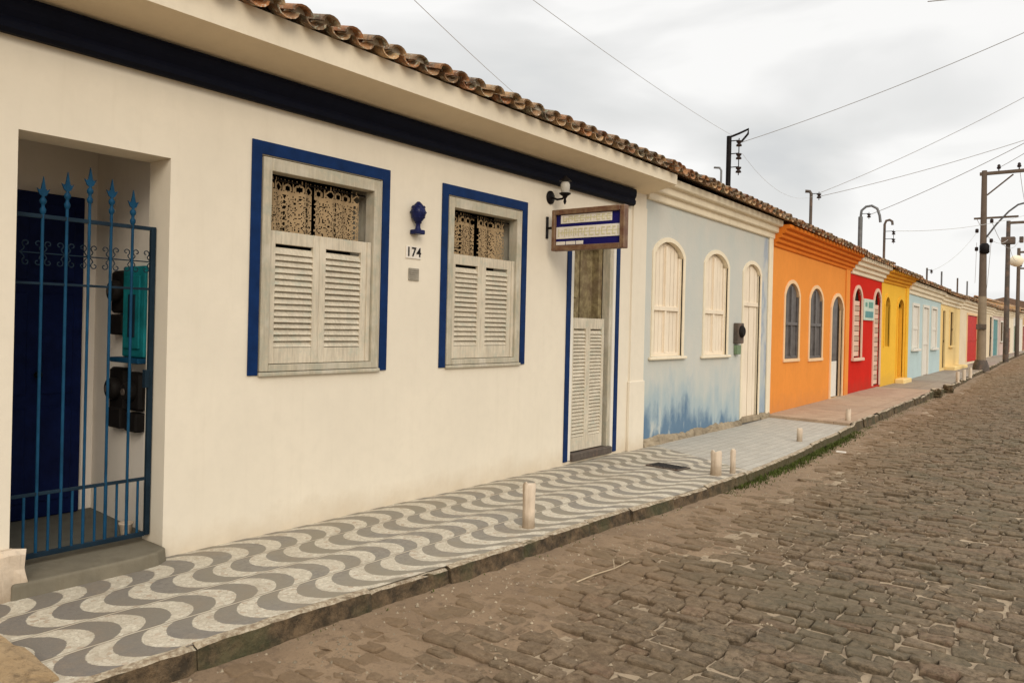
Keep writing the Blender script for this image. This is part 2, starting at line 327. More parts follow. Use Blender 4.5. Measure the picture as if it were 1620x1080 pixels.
# ------------------------------------------------------------------ mesh helpers
ORG = {}
class MB:
    def __init__(s): s.v = []; s.f = []; s.m = []; s.sm = []
    def add(s, vs, fs, mat=0, smooth=False):
        n = len(s.v); s.v += [tuple(v) for v in vs]
        for f in fs: s.f.append([i+n for i in f]); s.m.append(mat); s.sm.append(smooth)
    def quad(s, a, b, c, d, mat=0): s.add([a, b, c, d], [(0, 1, 2, 3)], mat)
    def box(s, x0, x1, y0, y1, z0, z1, mat=0, bev=0.0):
        if bev > 0:
            b = bev; vs = []; 
            for z, i in ((z0, b), (z0+b, 0), (z1-b, 0), (z1, b)):
                for (x, sx) in ((x0, 1), (x1, -1)):
                    for (y, sy) in ((y0, 1), (y1, -1)):
                        pass
            # chamfered box: three slabs of eight-sided rings
            def ring(z, i):
                a0, a1, c0, c1 = x0+i, x1-i, y0+i, y1-i
                return [(a0+b, c0, z), (a1-b, c0, z), (a1, c0+b, z), (a1, c1-b, z), (a1-b, c1, z), (a0+b, c1, z), (a0, c1-b, z), (a0, c0+b, z)]
            rr = [ring(z0, b*.7), ring(z0+b, 0), ring(z1-b, 0), ring(z1, b*.7)]
            vs = [p for r in rr for p in r]; fs = [tuple(range(7, -1, -1)), tuple(range(24, 32))]
            for k in range(3):
                for j in range(8): fs.append((k*8+j, k*8+(j+1) % 8, (k+1)*8+(j+1) % 8, (k+1)*8+j))
            s.add(vs, fs, mat); return
        vs = [(x, y, z) for z in (z0, z1) for y in (y0, y1) for x in (x0, x1)]
        s.add(vs, [(0, 2, 3, 1), (4, 5, 7, 6), (0, 1, 5, 4), (2, 6, 7, 3), (0, 4, 6, 2), (1, 3, 7, 5)], mat)
    def obox(s, mat4, sx, sy, sz, mat=0):
        vs = [mat4 @ Vector((x*sx/2, y*sy/2, z*sz/2)) for z in (-1, 1) for y in (-1, 1) for x in (-1, 1)]
        s.add(vs, [(0, 2, 3, 1), (4, 5, 7, 6), (0, 1, 5, 4), (2, 6, 7, 3), (0, 4, 6, 2), (1, 3, 7, 5)], mat)
    def tube(s, pts, r, n=8, mat=0, r2=None, cap=True):
        pts = [Vector(p) for p in pts]; K = len(pts); vs = []; prev = None
        for i, p in enumerate(pts):
            d = (pts[min(i+1, K-1)]-pts[max(i-1, 0)]).normalized()
            if prev is None: a = d.cross(Vector((0, 0, 1)) if abs(d.z) < .9 else Vector((1, 0, 0))).normalized()
            else: a = (prev-d*prev.dot(d)).normalized()
            prev = a; b = d.cross(a); rr = r if r2 is None else r+(r2-r)*i/(K-1)
            for j in range(n): q = 2*math.pi*j/n; vs.append(p+(a*math.cos(q)+b*math.sin(q))*rr)
        fs = [(i*n+j, i*n+(j+1) % n, (i+1)*n+(j+1) % n, (i+1)*n+j) for i in range(K-1) for j in range(n)]
        s.add(vs, fs, mat, True)
        if cap: s.add(vs[:n], [tuple(range(n-1, -1, -1))], mat); s.add(vs[-n:], [tuple(range(n))], mat)
    def lathe(s, c, prof, n=16, mat=0, axis='z', smooth=True):
        vs = []; c = Vector(c)
        for r, h in prof:
            for j in range(n):
                q = 2*math.pi*j/n; x, y = r*math.cos(q), r*math.sin(q)
                vs.append(c+(Vector((x, y, h)) if axis == 'z' else Vector((h, x, y)) if axis == 'x' else Vector((x, h, y))))
        K = len(prof)
        fs = [(i*n+j, i*n+(j+1) % n, (i+1)*n+(j+1) % n, (i+1)*n+j) for i in range(K-1) for j in range(n)]
        s.add(vs, fs, mat, smooth); s.add(vs[:n], [tuple(range(n-1, -1, -1))], mat); s.add(vs[-n:], [tuple(range(n))], mat)
    def prism(s, poly, x0, x1, mat=0):      # poly in (y,z), extruded along X
        n = len(poly); vs = [(x0, y, z) for y, z in poly]+[(x1, y, z) for y, z in poly]
        s.add(vs, [tuple(range(n-1, -1, -1)), tuple(range(n, 2*n))]+[(i, (i+1) % n, n+(i+1) % n, n+i) for i in range(n)], mat)
    def sweep(s, prof, y0, y1, mat=0, dz=0.0, step=None, closed=True):  # profile (x,z) along Y
        k = 1 if not step else max(1, int((y1-y0)/step)); n = len(prof); vs = []
        for i in range(k+1):
            y = y0+(y1-y0)*i/k
            for x, z in prof: vs.append((x, y, z+dz*i/k))
        fs = [(i*n+j, i*n+(j+1) % n, (i+1)*n+(j+1) % n, (i+1)*n+j) for i in range(k) for j in range(n if closed else n-1)]
        s.add(vs, fs, mat)
        if closed: s.add(vs[:n], [tuple(range(n))], mat); s.add(vs[-n:], [tuple(range(n-1, -1, -1))], mat)
    def build(s, name, mats, parent=None, origin=None, fix=True):
        if not isinstance(mats, (list, tuple)): mats = [mats]
        og = ORG[parent.name] if parent else Vector(origin or (0, 0, 0))
        me = bpy.data.meshes.new(name)
        me.from_pydata([(v[0]-og[0], v[1]-og[1], v[2]-og[2]) for v in s.v], [], s.f)
        for m in mats: me.materials.append(M[m])
        me.polygons.foreach_set('material_index', s.m); me.polygons.foreach_set('use_smooth', s.sm)
        if fix:
            bm = bmesh.new(); bm.from_mesh(me); bmesh.ops.recalc_face_normals(bm, faces=bm.faces); bm.to_mesh(me); bm.free()
        me.update()
        o = bpy.data.objects.new(name, me); C.objects.link(o)
        if parent: o.parent = parent
        else: o.location = og
        ORG[o.name] = og
        return o
def thing(name, label, cat, loc=(0, 0, 0), group=None):
    o = bpy.data.objects.new(name, None); C.objects.link(o); o.location = loc; ORG[o.name] = Vector(loc)
    o['label'] = label; o['category'] = cat
    if group: o['group'] = group
    return o
def tag(o, label, cat, group=None):
    o['label'] = label; o['category'] = cat
    if group: o['group'] = group
    return o
def structure(o): o['kind'] = 'structure'; return o
def lerp(x, tab):
    if x <= tab[0][0]: return tab[0][1]
    for (a, va), (b, vb) in zip(tab, tab[1:]):
        if x <= b: return va+(vb-va)*(x-a)/(b-a)
    return tab[-1][1]
GT = [(-60, 0), (13, 0), (14.2, .03), (19.7, .10), (25.8, .17), (31.7, .28), (38, .34), (42, .40), (60, .43), (100, .5), (160, .6)]
def G(y): return lerp(y, GT)
KT = [(-60, 1.45), (1.5, 1.46), (2.7, 1.48), (3.9, 1.55), (6, 1.64), (7, 1.72), (8.1, 1.76), (10, 1.72), (12, 1.60), (14, 1.51), (19.8, 1.43), (24.5, 1.37), (31, 1.19), (41.4, .9), (52, .45), (68, -.14), (90, -.45), (160, -1.2)]
def KX(y): return lerp(y, KT)
def nf(x, y, z=0, s=1.0): return noise.noise(Vector((x*s, y*s, z*s)))

# ------------------------------------------------------------------ ground
def grid(xs_of_y, ys, zf, name, mat, dim):
    mb = MB(); n = dim+1; vs = []
    for y in ys:
        a, b = xs_of_y(y)
        for i in range(n): x = a+(b-a)*i/dim; vs.append((x, y, zf(x, y)))
    mb.add(vs, [(j*n+i, j*n+i+1, (j+1)*n+i+1, (j+1)*n+i) for j in range(len(ys)-1) for i in range(dim)], 0, True)
    return mb.build(name, mat, fix=False)
def rng(a, b, st): n = max(1, int(round((b-a)/st))); return [a+(b-a)*i/n for i in range(n+1)]
structure(grid(lambda y: (-600, 600), [-300, -60, 0, 60, 120, 300, 900], lambda x, y: -.45, 'ground', 'sand', 8))

DR = -.125
def crown(x): return .05*math.sin(max(0, min(1, (x-1.5)/7))*math.pi)
def dirt_h(x, y):
    d = x-KX(y)
    wdt = lerp(y, [(0, 1.4), (4, 1.1), (8, .85), (13, .7), (20, .5), (40, .35)])
    k = max(0, min(1, 1-(d/wdt)+nf(x, y, 3, 1.1)*.5))
    return -.0175+.034*k**0.8+.010*nf(x, y, 1, 1.9)+.010*nf(x, y, 7, 7)+.006*nf(x, y, 2, 17)
def bedz(x, y): return G(y)+DR+crown(x)+dirt_h(x, y)-.004
ys = rng(-2, 14, .07)+rng(14.2, 40, .2)[0:]+rng(41, 150, 1.5)
road_bed = MB(); dim = 130; n = dim+1; vs = []
for y in ys:
    a = KX(y)-.05
    for i in range(n):
        x = a+(11-a)*(i/dim)**1.15; vs.append((x, y, bedz(x, y)))
road_bed.add(vs, [(j*n+i, j*n+i+1, (j+1)*n+i+1, (j+1)*n+i) for j in range(len(ys)-1) for i in range(dim)], 1, True)
for fi, f in enumerate(road_bed.f):
    v = road_bed.v[f[0]]
    road_bed.m[fi] = 1 if v[0]-KX(v[1]) < lerp(v[1], [(0, 1.3), (4, 1.0), (8, .7), (14, .5), (40, .3)])+.25*nf(v[0], v[1], 5, 2) else 0
def setts():
    mb = MB(); y = -1.6; row = 0
    while y < 74:
        ph = random.uniform(.088, .135)*(1 if y < 30 else 1.15)
        x = KX(y)+random.uniform(0, .2)
        xr = 10.2 if y < 16 else 8 if y < 40 else 5.5
        while x < xr:
            ln = random.choice((random.uniform(.09, .15), random.uniform(.13, .2), random.uniform(.17, .26)))
            g = random.uniform(.006, .016); wv = .07*nf(x, y, 0, .35)+.03*nf(x, y, 9, 1.3)
            x0, x1, y0, y1 = x+g*.5, x+ln-g*.5, y+wv+g*.4, y+ph+wv-g*.4
            cx, cy = (x0+x1)/2, (y0+y1)/2
            zt = G(cy)+DR+crown(cx)+random.gauss(0, .0075)+.010*nf(cx, cy, 2, .8)
            tx, ty = random.gauss(0, .05), random.gauss(0, .07)
            hw, hd = (x1-x0)/2, (y1-y0)/2; c = random.uniform(.006, .022); rot = random.gauss(0, .035)
            rings = []
            for (ins, dz) in ((-.002, -.07), (0, -.011), (.005, -.003), (.014, 0)):
                aw, ad = hw-ins, hd-ins; cc = min(c, aw*.5, ad*.5)
                pts = [(-aw+cc, -ad), (aw-cc, -ad), (aw, -ad+cc), (aw, ad-cc), (aw-cc, ad), (-aw+cc, ad), (-aw, ad-cc), (-aw, -ad+cc)]
                if not rings: jit = [(random.gauss(0, .008), random.gauss(0, .007), random.gauss(0, .003)) for _ in pts]
                ring = []
                for (px, py), (jx, jy, jz) in zip(pts, jit):
                    px += jx; py += jy; qx = px*math.cos(rot)-py*math.sin(rot); qy = px*math.sin(rot)+py*math.cos(rot)
                    ring.append((cx+qx, cy+qy, zt+dz+tx*qx+ty*qy+(jz if dz > -.05 else 0)))
                rings.append(ring)
            vsx = [p for r_ in rings for p in r_]+[(cx, cy, zt+random.gauss(0, .003))]
            fs = [(k*8+j, k*8+(j+1) % 8, (k+1)*8+(j+1) % 8, (k+1)*8+j) for k in range(3) for j in range(8)]+[(24+j, 24+(j+1) % 8, 32) for j in range(8)]
            mb.add(vsx, fs, 2, False)
            x += ln
        y += ph; row += 1
    return mb
st = setts(); road_bed.add(st.v, [], 0)
off = len(road_bed.v)-len(st.v)
road_bed.f += [[i+off for i in f] for f in st.f]; road_bed.m += st.m; road_bed.sm += st.sm
structure(road_bed.build('road', ['sand', 'dirt', 'cobble'], fix=False))

# pavements: wave mosaic, speckled tile, cement stretches (each a few mm or a step above the one before)
def pave(y0, y1, name, mat, dz=0, skew0=0, skew1=0, step=.25):
    mb = MB(); k = max(2, int((y1-y0)/step)); nx = 6; vs = []
    for j in range(k+1):
        t = j/k
        for i in range(nx+1):
            u = i/nx; y = y0+(y1-y0)*t+(skew0*(1-t)+skew1*t)*u
            x0 = -.03 if y < 42.3 else -1.6
            x = x0+(KX(y)-.035-x0)*u
            vs.append((x, y, G(y)+dz+.006*nf(x, y, 0, 1.2)))
    m0 = nx+1
    mb.add(vs, [(j*m0+i, j*m0+i+1, (j+1)*m0+i+1, (j+1)*m0+i) for j in range(k) for i in range(nx)], 0, True)
    b0 = [(v[0], v[1], v[2]) for v in vs[:m0]]; mb.add(b0+[(v[0], v[1], v[2]-.12) for v in b0], [(i, i+1, m0+i+1, m0+i) for i in range(nx)], 0)
    return structure(mb.build(name, mat, fix=False))
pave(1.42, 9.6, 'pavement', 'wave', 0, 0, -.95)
pave(9.6, 14.06, 'pavement', 'pave_grey', -.003, -.95, -.2)
pave(14.06, 22.4, 'pavement', 'pave_pink', .045, -.2, 0)
pave(22.4, 29.5, 'pavement', 'pave_brown', .02, 0, 0)
pave(29.5, 150, 'pavement', 'pave_far', .0, 0, 0, 1.0)

kb = MB(); 
def kerb_strip(mb, y0, y1):
    prof = [(-.06, -.05), (-.052, .003), (-.012, .004), (.004, -.008), (.008, -.07), (.02, -.14), (.03, -.3)]
    y = y0
    while y < y1:
        L_ = random.uniform(.6, 1.1) if y < 15 else random.uniform(.3, .8)
        L_ = min(L_, y1-y); st_ = .045 if y < 12 else .1
        k = max(3, int(L_/st_)); dx, dz = random.gauss(0, .008), random.gauss(0, .006)
        rough = 1 if y < 14 else 2.2
        if y > 14 and random.random() < .2: dz -= .04
        vs = []; n = len(prof)
        for i in range(k+1):
            yy = y+L_*i/k-(.004 if i == k else 0); e = -.012 if i in (0, k) else 0
            for q, (px, pz) in enumerate(prof):
                j = nf(px*30+yy*2, yy*4, pz*30, 3.0)
                vs.append((KX(yy)+px+dx+(e if px > -.03 else 0)+.010*rough*j*(px > -.03), yy, G(yy)+pz+dz+(.045 if yy > 14.06 and yy < 22.4 and pz > -.1 else 0)+(e if q in (2, 3) else 0)+.007*rough*nf(yy*3, px*20, q, 3)*(q in (1, 2, 3))))
        mb.add(vs, [(i*n+j, i*n+j+1, (i+1)*n+j+1, (i+1)*n+j) for i in range(k) for j in range(n-1)]+[tuple(range(n)), tuple(range(k*n, k*n+n))], 0, False)
        y += L_
kerb_strip(kb, 1.42, 60); kerb_strip(kb, 60, 75)
structure(kb.build('kerb', 'kerb', fix=True))

# grass along the kerb foot
gr = MB()
for _ in range(5200):
    y = random.choice((random.uniform(7.6, 15), random.uniform(8.5, 13.5), random.uniform(2, 24)))
    if nf(y, 0, 4, 1.7) < -.15 and y < 9: continue
    if y < 7.5 and random.random() < .75: continue
    x = KX(y)+.02+abs(random.gauss(0, .05 if y < 7.5 else .075)); z = bedz(x, y)-.01
    h = random.uniform(.015, .05)*(1.15 if 8 < y < 14 else .55); a = random.uniform(0, 6.28); w_ = random.uniform(.003, .007)
    dx, dy = math.cos(a)*h*.7, math.sin(a)*h*.7; px, py = -math.sin(a)*w_, math.cos(a)*w_
    gr.add([(x-px, y-py, z), (x+px, y+py, z), (x+dx*.5+px*.7, y+dy*.5+py*.7, z+h*.75), (x+dx*.5-px*.7, y+dy*.5-py*.7, z+h*.75), (x+dx, y+dy, z+h)], [(0, 1, 2, 3), (3, 2, 4)], 0)
g_ = gr.build('grass', 'grass', fix=False); g_['kind'] = 'stuff'; g_['label'] = 'low green grass and moss along the foot of the kerb'; g_['category'] = 'grass'

# pebbles and crumbs on the dirt: loose litter, uncountable
pb = MB()
for _ in range(4500):
    y = random.uniform(.8, 14)**1.0; x = KX(y)+.05+abs(random.gauss(0, 1.3)); s_ = random.choice((.004, .006, .009, .012))*random.uniform(.7, 1.3)
    z = max(bedz(x, y), G(y)+DR+crown(x)-.01)
    vs = [(x+s_*math.cos(k*1.256+.3)*random.uniform(.7, 1.2), y+s_*math.sin(k*1.256)*random.uniform(.7, 1.2), z) for k in range(5)]+[(x, y, z+s_*.8)]
    pb.add(vs, [(k, (k+1) % 5, 5) for k in range(5)], 0)
o = pb.build('gravel', 'rubble', fix=False); o['kind'] = 'stuff'; o['label'] = 'small loose pebbles scattered on the sandy gutter'; o['category'] = 'gravel'

# ------------------------------------------------------------------ building kit
def arch_z(op, y):
    r = op.get('arch', 0)
    if not r: return op['z1']
    u = (y-(op['y0']+op['y1'])/2)/((op['y1']-op['y0'])/2); u = max(-1, min(1, u))
    return op['z1']-r+r*max(0, 1-u*u)**.72
def facade(mb, X, y0, y1, zb, z1, ops, mat=0, z1b=None, rev=0):
    z1b = z1 if z1b is None else z1b
    top = lambda y: z1+(z1b-z1)*(y-y0)/(y1-y0)
    ysx = {y0, y1}
    for o in ops:
        ysx |= {o['y0'], o['y1']}
        if o.get('arch'): ysx |= {o['y0']+(o['y1']-o['y0'])*i/10 for i in range(11)}
    ysx = sorted(ysx)
    for a, b in zip(ysx, ysx[1:]):
        if b-a < 1e-6: continue
        m = (a+b)/2; op = [o for o in ops if o['y0'] < m < o['y1']]
        if not op: mb.quad((X, a, zb), (X, b, zb), (X, b, top(b)), (X, a, top(a)), mat); continue
        o = op[0]
        if o['z0'] > zb+.001: mb.quad((X, a, zb), (X, b, zb), (X, b, o['z0']), (X, a, o['z0']), mat)
        za, zb_ = arch_z(o, a), arch_z(o, b)
        mb.quad((X, a, za), (X, b, zb_), (X, b, top(b)), (X, a, top(a)), mat)
        d = o.get('d', .12)
        mb.quad((X, a, za), (X-d, a, za), (X-d, b, zb_), (X, b, zb_), rev)
        mb.quad((X, a, o['z0']), (X, b, o['z0']), (X-d, b, o['z0']), (X-d, a, o['z0']), rev)
    for o in ops:
        d = o.get('d', .12)
        for y in (o['y0'], o['y1']):
            mb.quad((X, y, o['z0']), (X, y, arch_z(o, y)), (X-d, y, arch_z(o, y)), (X-d, y, o['z0']), rev)
def body(mb, X, y0, y1, z1, mat=0, zr=None, depth=6.5, z0=-.4):
    zr = zr or z1+.8; xm = X-depth/2
    for y in (y0, y1): mb.add([(X, y, z0), (X, y, z1), (xm, y, zr), (X-depth, y, z1), (X-depth, y, z0)], [(0, 1, 2, 3, 4)], mat)
    mb.quad((X-depth, y0, z0), (X-depth, y1, z0), (X-depth, y1, z1), (X-depth, y0, z1), mat)
def arch_ring(mb, X, op, wdt, pr, mat=0, bottom=False, down=None):
    """moulded frame round an (arched) opening, standing proud of the wall"""
    n = 12; zb = op['z0'] if down is None else down
    def pts(e):
        y0, y1 = op['y0']-e, op['y1']+e
        if op.get('arch'):
            oo = dict(y0=y0, y1=y1, z1=op['z1']+e, arch=op['arch']+e*.4)
            return [(y0, zb)]+[(y0+(y1-y0)*i/n, arch_z(oo, y0+(y1-y0)*i/n)) for i in range(n+1)]+[(y1, zb)]
        return [(y0, zb), (y0, op['z1']+e), (y1, op['z1']+e), (y1, zb)]
    a, b = pts(.0), pts(wdt); k = len(a); vs = []
    for e, x in ((a, X-.02), (a, X+pr), (b, X+pr), (b, X-.005)): vs += [(x, y, z) for y, z in e]
    fs = [(r*k+i, r*k+i+1, (r+1)*k+i+1, (r+1)*k+i) for r in range(3) for i in range(k-1)]
    fs += [(0, k, 2*k, 3*k), (k-1, 2*k-1, 3*k-1, 4*k-1)]
    mb.add(vs, fs, mat)
def louver(mb, X, y0, y1, z0, z1, stile=.07, rail=.08, pitch=.06, th=.03, mat=0, mid=None, ang=35, slat=.055):
    mb.box(X-th, X, y0, y0+stile, z0, z1, mat, .003); mb.box(X-th, X, y1-stile, y1, z0, z1, mat, .003)
    mb.box(X-th, X-.001, y0+stile, y1-stile, z0, z0+rail, mat, .003); mb.box(X-th, X-.001, y0+stile, y1-stile, z1-rail*.8, z1, mat, .003)
    z = z0+rail+pitch*.6
    while z < z1-rail*.8-pitch*.35:
        mt = Matrix.Translation((X-th*.5, (y0+y1)/2, z)) @ Matrix.Rotation(math.radians(ang+random.gauss(0, 3)), 4, 'Y') @ Matrix.Rotation(random.gauss(0, .006), 4, 'X')
        mb.obox(mt, slat, y1-y0-2*stile+.006, .007, mat); z += pitch
def lace(X, y0, y1, z0, z1, kind=0):
    mb = MB(); d = .0085; ny = int((y1-y0)/d); nzz = int((z1-z0)/d); idx = {}
    def vert(i, j):
        if (i, j) not in idx:
            y = y0+i*d; z = z0+j*d; idx[(i, j)] = len(mb.v)
            mb.v.append((X+.018*math.sin(y*22+kind)+.008*math.sin(y*47), y, z))
        return idx[(i, j)]
    for j in range(nzz):
        for i in range(ny):
            t = nzz-j; keep = True
            if t < 4: keep = (i % 4 == 0)
            elif t < 13:
                a, b = (i % 11)-5, (t-8.5); r = math.hypot(a, b); keep = (2.6 < r < 4.6) or t > 11 or i % 11 == 0
                if (i//11) % 3 == 1 and r < 3.2: keep = False
            elif t < 15: keep = True
            else:
                u, v_ = (i+t) % 14, (i-t) % 14                    # diamond net with flower centres
                keep = not ((u in (3, 4) and v_ in (3, 4, 10)) or (u in (10, 11) and v_ in (3, 4)) or (random.random() < .13) or (u in (0, 7) and v_ % 3 == 0))
                if (i % 23) in (0, 1) and t % 5 < 3: keep = False
            if keep: mb.f.append([vert(i, j), vert(i+1, j), vert(i+1, j+1), vert(i, j+1)]); mb.m.append(0); mb.sm.append(True)
    return mb

PITCH = .237
def roof(parent, y0, y1, xe, ze, rows=9, slope=.34, dz=0.0, xr=None, X0=0, tile_detail=True, under_x=-.02):
    """clay barrel tiles on the street slope, plain tiled slab behind the ridge"""
    mb = MB(); k = max(1, int(round((y1-y0)/PITCH))); p = (y1-y0)/k
    xr = xr if xr is not None else X0-3.25; ca = 1/math.sqrt(1+slope*slope); sa = slope*ca
    total = (xe-xr)/ca; exp = total/rows
    if exp > .5: rows = int(total/.43)+1; exp = total/rows
    def zof(x, y): return ze+dz*(y-y0)/(y1-y0)+(xe-x)*slope
    sg = 7
    def one(yc, s0, ln, r0, r1, conv, lift, first, jy, jr):
        vs = []
        for (s_, r_, li) in ((s0, r0, lift), (s0+ln, r1, lift-.028)):
            for q in range(sg+1):
                an = math.pi*q/sg; oy = math.cos(an)*r_; oz = math.sin(an)*r_*(.74 if conv else -.7)
                x = xe-s_*ca; y = yc+oy+jy+jr*(s_-s0)
                vs.append((x-(oz+li)*sa*-1*0, y, zof(x, yc)+oz+li))
        n_ = sg+1; fs = [(q, q+1, n_+q+1, n_+q) for q in range(sg)]
        if first:   # thickness at the open end
            base = len(vs)
            for (s_, r_, li) in ((s0, r0-.016, lift-.002), (s0+ln*.6, r1-.016, lift-.02)):
                for q in range(sg+1):
                    an = math.pi*q/sg; oy = math.cos(an)*r_; oz = math.sin(an)*r_*(.74 if conv else -.7)
                    x = xe-s_*ca; vs.append((x, yc+oy+jy, zof(x, yc)+oz+li))
            fs += [(base+q, base+q+1, base+n_+q+1, base+n_+q) for q in range(sg)]+[(q, q+1, base+q+1, base+q) for q in range(sg)]
        mb.add(vs, fs, 0, True)
    for c in range(k):
        yc = y0+(c+.5)*p
        for r in range(rows):
            s0 = r*exp+(random.gauss(0, .014) if r else random.gauss(0, .018))
            one(yc, s0-.02, exp+.09, .083, .068, True, .060+random.gauss(0, .004), r == 0, random.gauss(0, .006), random.gauss(0, .012))
        for r in range(rows):
            s0 = r*exp
            one(yc+p/2, s0-.01+(0 if r else random.gauss(0, .012)), exp+.09, .090, .074, False, .052, r == 0, random.gauss(0, .004), random.gauss(0, .01))
        # mortar plug under the first cover
        x = xe-.035-random.uniform(0, .03); rr = .070
        if random.random() < .85:
            pl = [(yc+math.cos(math.pi*q/6)*rr, zof(x, yc)+.058+math.sin(math.pi*q/6)*rr*.78) for q in range(7)]
            mb.prism(pl, x-.05, x, 1)
    # slab below the tiles and back slope
    e0, e1 = ze, ze+dz; xr_z = (xe-xr)*slope
    mb.add([(under_x+X0, y0, e0+(xe-X0-under_x)*slope-.03), (under_x+X0, y1, e1+(xe-X0-under_x)*slope-.03), (xr, y1, e1+xr_z-.03), (xr, y0, e0+xr_z-.03)], [(0, 1, 2, 3)], 2)
    mb.add([(xr, y0, e0+xr_z), (xr, y1, e1+xr_z), (xr-(xe-xr)+.3, y1, e1), (xr-(xe-xr)+.3, y0, e0)], [(0, 1, 2, 3)], 0)
    kk = max(2, int((y1-y0)/.4))
    for i in range(kk):
        ya = y0+(y1-y0)*i/kk; yb = ya+(y1-y0)/kk; zz = e0+xr_z+dz*(i+.5)/kk
        mb.tube([(xr, ya-.02, zz+.02), (xr, yb, zz+.035)], .09, 8, 0)
    return mb.build('roof', ['tile', 'mortar', 'roof_under'], parent, fix=False)

# ------------------------------------------------------------------ 1. cream house with navy band
H = thing('house', 'long cream house with navy band under its eaves and blue trimmed shuttered windows', 'house', (0, 2, 0))
OPS = [dict(y0=1.735, y1=2.64, z0=.06, z1=2.65, d=.27),
       dict(y0=3.33, y1=4.51, z0=1.20, z1=2.805, d=.14), dict(y0=5.345, y1=6.495, z0=1.20, z1=2.805, d=.14),
       dict(y0=7.455, y1=8.475, z0=.03, z1=2.74, d=.12)]
mb = MB(); facade(mb, 0, -2.5, 9.24, -.4, 3.55, OPS[:1]+OPS[1:]); body(mb, 0, -2.5, 9.24, 3.45, zr=4.72)
mb.box(-.001+.002, .022, 8.86, 9.225, .9, 3.19)          # pilaster shaft
mb.box(.001, .042, 8.83, 9.232, -.05, .9, 0, .006)        # pilaster plinth
wall = mb.build('wall', 'white_wall', H)
# recessed entrance
v = MB()
v.quad((-.27, 2.72, .07), (-1.42, 2.80, .07), (-1.42, 2.80, 3.0), (-.27, 2.72, 3.0))
v.quad((-.27, 1.2, .07), (-1.42, 1.2, .07), (-1.42, 1.2, 3.0), (-.27, 1.2, 3.0))
v.quad((-1.42, 1.2, .07), (-1.42, 2.80, .07), (-1.42, 2.80, 3.0), (-1.42, 1.2, 3.0))
v.quad((-.27, 1.2, 3.0), (-1.42, 1.2, 3.0), (-1.42, 2.8, 3.0), (-.27, 2.72, 3.0))
v.quad((-.272, 2.64, .06), (-.272, 2.72, .06), (-.272, 2.72, 3.0), (-.272, 2.64, 3.0)); v.quad((-.272, 1.2, .06), (-.272, 1.735, .06), (-.272, 1.735, 3.0), (-.272, 1.2, 3.0)); v.quad((-.272, 1.735, 2.65), (-.272, 2.64, 2.65), (-.272, 2.64, 3.0), (-.272, 1.735, 3.0))
v.quad((0, 1.2, .075), (-1.42, 1.2, .075), (-1.42, 2.8, .075), (0, 2.8, .075), 1)
v.build('entrance_wall', ['vest_wall', 'dark_floor'], H)
d = MB(); d.box(-1.40, -1.35, 2.00, 2.68, .08, 2.50, 0, .006)
for a, b in ((2.04, 2.32), (2.36, 2.64)):
    for z0_, z1_ in ((.2, .9), (1.0, 1.75), (1.85, 2.42)): d.box(-1.351, -1.338, a+.03, b-.03, z0_, z1_, 0, .005)
dr = d.build('door', 'navy_door', H)
k = MB(); k.lathe((-1.335, 2.35, 1.15), [(.012, 0), (.012, .03), (.025, .035), (.028, .055), (.01, .07)], 10, 0, 'x'); k.build('knob', 'black_iron', dr)
stp = MB()
pts = [(-.30, 1.74), (.15, 1.70), (.155, 2.42), (.13, 2.54), (.06, 2.63), (-.05, 2.637), (-.30, 2.637)]
vs = [(x, y, .085) for x, y in pts]+[(x+(.012 if x > 0 else 0), y+(.01 if y > 2.5 else -.01)*(x > 0), -.05) for x, y in pts]
stp.add(vs, [tuple(range(7)), tuple(range(13, 6, -1))]+[(i, (i+1) % 7, 7+(i+1) % 7, 7+i) for i in range(7)])
o = stp.build('doorstep', 'step', H); bv = o.modifiers.new('b', 'BEVEL'); bv.width = .015; bv.segments = 3
# navy band (moulded board) and eaves
b = MB(); b.sweep([(.003, 3.17), (.055, 3.165), (.085, 3.185), (.09, 3.22), (.075, 3.25), (.095, 3.29), (.10, 3.345), (.09, 3.375), (.003, 3.378)], -2.4, 8.79, 0)
b.build('band', 'band', H)
s = MB()
s.add([(.0, -2.5, 3.372), (.0, 9.23, 3.378), (.44, 9.23, 3.473), (.44, -2.5, 3.44)], [(0, 1, 2, 3)], 0)
s.add([(.44, -2.5, 3.44), (.44, 9.23, 3.473), (.445, 9.23, 3.60), (.445, -2.5, 3.70)], [(0, 1, 2, 3)], 1)
s.add([(0, 9.23, 3.378), (.44, 9.23, 3.473), (.445, 9.23, 3.60), (0, 9.23, 3.75)], [(0, 1, 2, 3)], 1)
s.add([(.445, -2.5, 3.70), (.445, 9.23, 3.60), (0, 9.23, 3.75), (0, -2.5, 3.85)], [(0, 1, 2, 3)], 1)
s.build('eaves', ['soffit', 'fascia'], H)
roof(H, -2.5, 9.24, .53, 3.655, dz=-.04, slope=.34)

